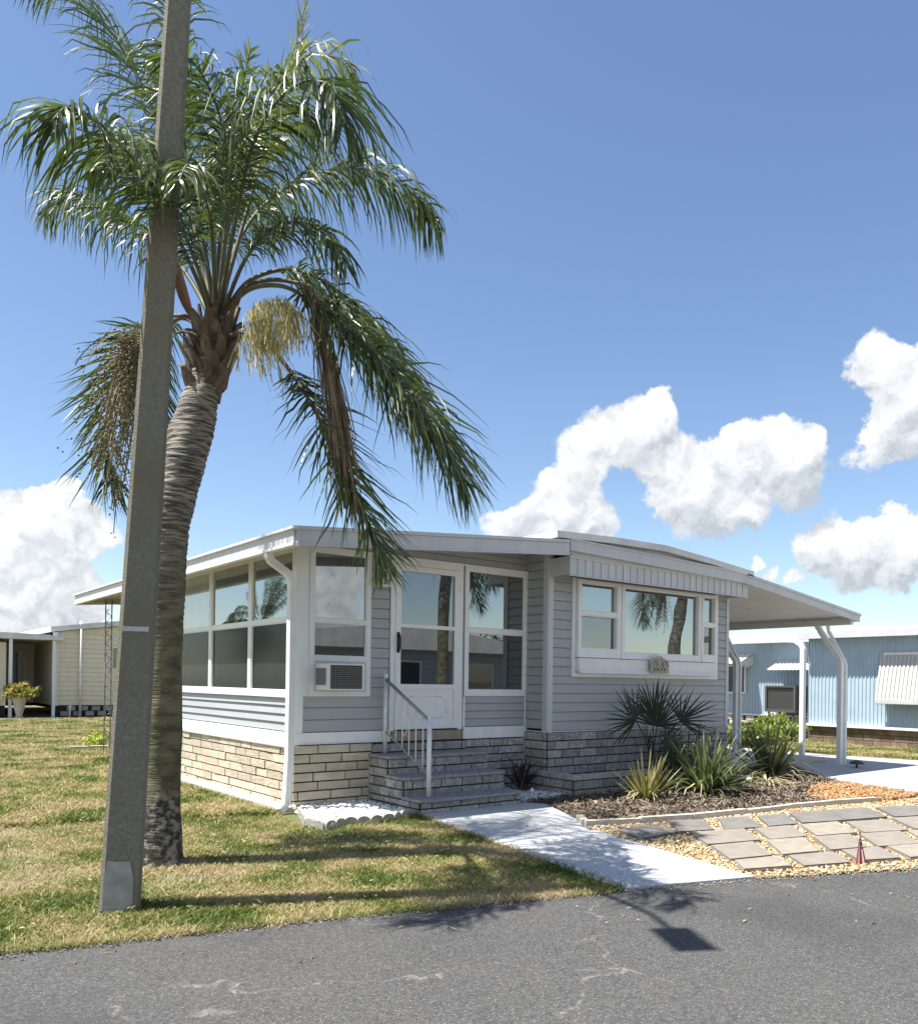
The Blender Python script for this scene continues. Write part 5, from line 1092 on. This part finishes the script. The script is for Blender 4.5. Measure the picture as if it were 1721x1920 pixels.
b=MB(); b.tube([(3.12,23.42,0),(3.12,23.42,3.45)],.045,8); b.build('vent_pipe',M_['vinyl'],CH)
b=MB(); b.tube([(2.72,23.1,0),(2.72,23.1,.35),(2.72,23.1,.42)],[.03,.03,.06],8); T=b.build('white_standpipe',M_['vinyl'],loc=(2.72,23.1,0)); tag(T,'short white standpipe in front of the cream home','pipe')
sheet('side_path',[(-6,22.2),(2.4,22.1),(2.4,23.1),(-6,23.2)],.02,m_walk)
# urn
T=thing('urn_planter',(1.05,22.75,0),'tall pale stone urn with leafy plant by the cream porch','planter'); b=MB(); x,y=1.05,22.75
b.tube([(x,y,z) for z in (.0,.05,.06,.12,.35,.60,.70,.72)],[.17,.17,.11,.10,.16,.20,.25,.25],14); b.build('urn',mat('stone_urn',(.50,.43,.37),(.38,.32,.27),8,.85),T); leafcloud((x,y,.92),(.50,.50,.28),520,.10,'foliage',leafmat('urn_leaf',(.20,.22,.05),(.38,.30,.09),.4,.5,.4,.2),T,9)
# small yellow plant and low edging in far lawn
p=V((.25,9.6,0)); T=thing('yellow_plant',tuple(p),'small bright yellow-green bush behind the pole at the patio corner','plant'); leafcloud((p.x,p.y,.14),(.20,.20,.17),260,.05,'foliage',leafmat('yellow_leaf',(.36,.40,.07),(.44,.46,.14),.25,.5,.4,.3),T,12)
b=MB()
for k,(x,y) in enumerate(((-.35,9.2),(.0,9.05),(.35,8.9))): b.obox((x,y,0),(.32,-.13,0),(.05,.12,0),(0,0,.07+.01*k))
o=b.build('stone_edging',m_curb,loc=(-.35,9.2,0)); tag(o,'broken pale edging stones in the lawn left of the pole','edging')

# ------------------------------------------------------------------ what the windows reflect: across the road
AH=thing('far_side_home',(12,-19,0),'pale mobile home across the road mirrored in the porch windows','mobile home')
b=MB(); W3=Wall((20,-17),(-1,0),(0,1)); siding(b,W3,0,15,.5,2.6,.2); b.build('wall_siding',M_['siding'],AH); b=MB(); b.box(5,20,-22,-17.05,0,2.6); b.build('wall_core',M_['dark'],AH)
b=MB(); b.prism([(4.6,-16.4,2.6),(20.4,-16.4,2.6),(20.4,-16.4,2.8),(12.5,-16.4,3.5),(4.6,-16.4,2.8)],(0,-6.2,0)); b.build('roof',M_['roof'],AH)
for u in (3,6.5,10): window(AH,W3,u,u+1.6,1.1,2.2,[(1.15,2.15,G_dim)],.06,.03,.07)
m_tree=leafmat('tree_leaf',(.045,.075,.025),(.08,.11,.035),.4,.5,.4,.15)
T0=thing('broadleaf_tree',(4,-34,0),'dark broadleaf tree, leftmost in the row behind the far side home','tree','trees across the road')
for k in range(6):
    a=k*1.05; leafcloud((4+1.6*math.cos(a),-34+1.6*math.sin(a),3.6+.7*math.sin(k*2.1)),(1.9,1.9,1.5),900,.20,'crown',m_tree,T0,30+k,.2)
b=MB(); b.tube([(4,-34,0),(4.1,-34,1.6),(4.3,-33.8,3.2)],[.22,.17,.1],9); b.tube([(4.1,-34,1.6),(3.2,-34.4,3.2)],[.12,.05],7); b.build('trunk',m_boot,T0); T0.scale=(.65,.65,.65)
for k,(x,y,s,lb) in enumerate(((11,-36,.6,'second from the left in the row behind the far side home'),(18,-38,.75,'third from the left in the row behind the far side home'),(25,-36,.6,'fourth from the left in the row behind the far side home'),(-30,30,.75,'nearest of the three far beyond the lawn'),(-24,38,.85,'closest to the distant palm of the three far beyond the lawn'),(-38,26,.7,'farthest left of the three far beyond the lawn'),(32,-34,.8,'rightmost in the row behind the far side home'))):
    c=copy_tree(T0); c.location=(x,y,0); c.scale=(s,s,s); c.rotation_euler.z=k*1.3; c['label']='dark broadleaf tree, '+lb
for k,(x,y,a,s,lab) in enumerate(((13.65,-6.4,1.9,1.0,'queen palm across the walkway side mirrored in the picture window'),(11.1,-12.3,.6,1.2,'queen palm across the road mirrored in the door glass'),(-15.5,36,2.6,1.0,'distant queen palm mirrored in the side porch windows'))):
    c=copy_tree(PALM); c.location=(x,y,0); c.rotation_euler.z=a; c.scale=(s,s,s*(1.4 if s==1.2 else 1)); tag(c,lab,'palm tree')
for o in bpy.data.objects:
    if '_base' in o: del o['_base']
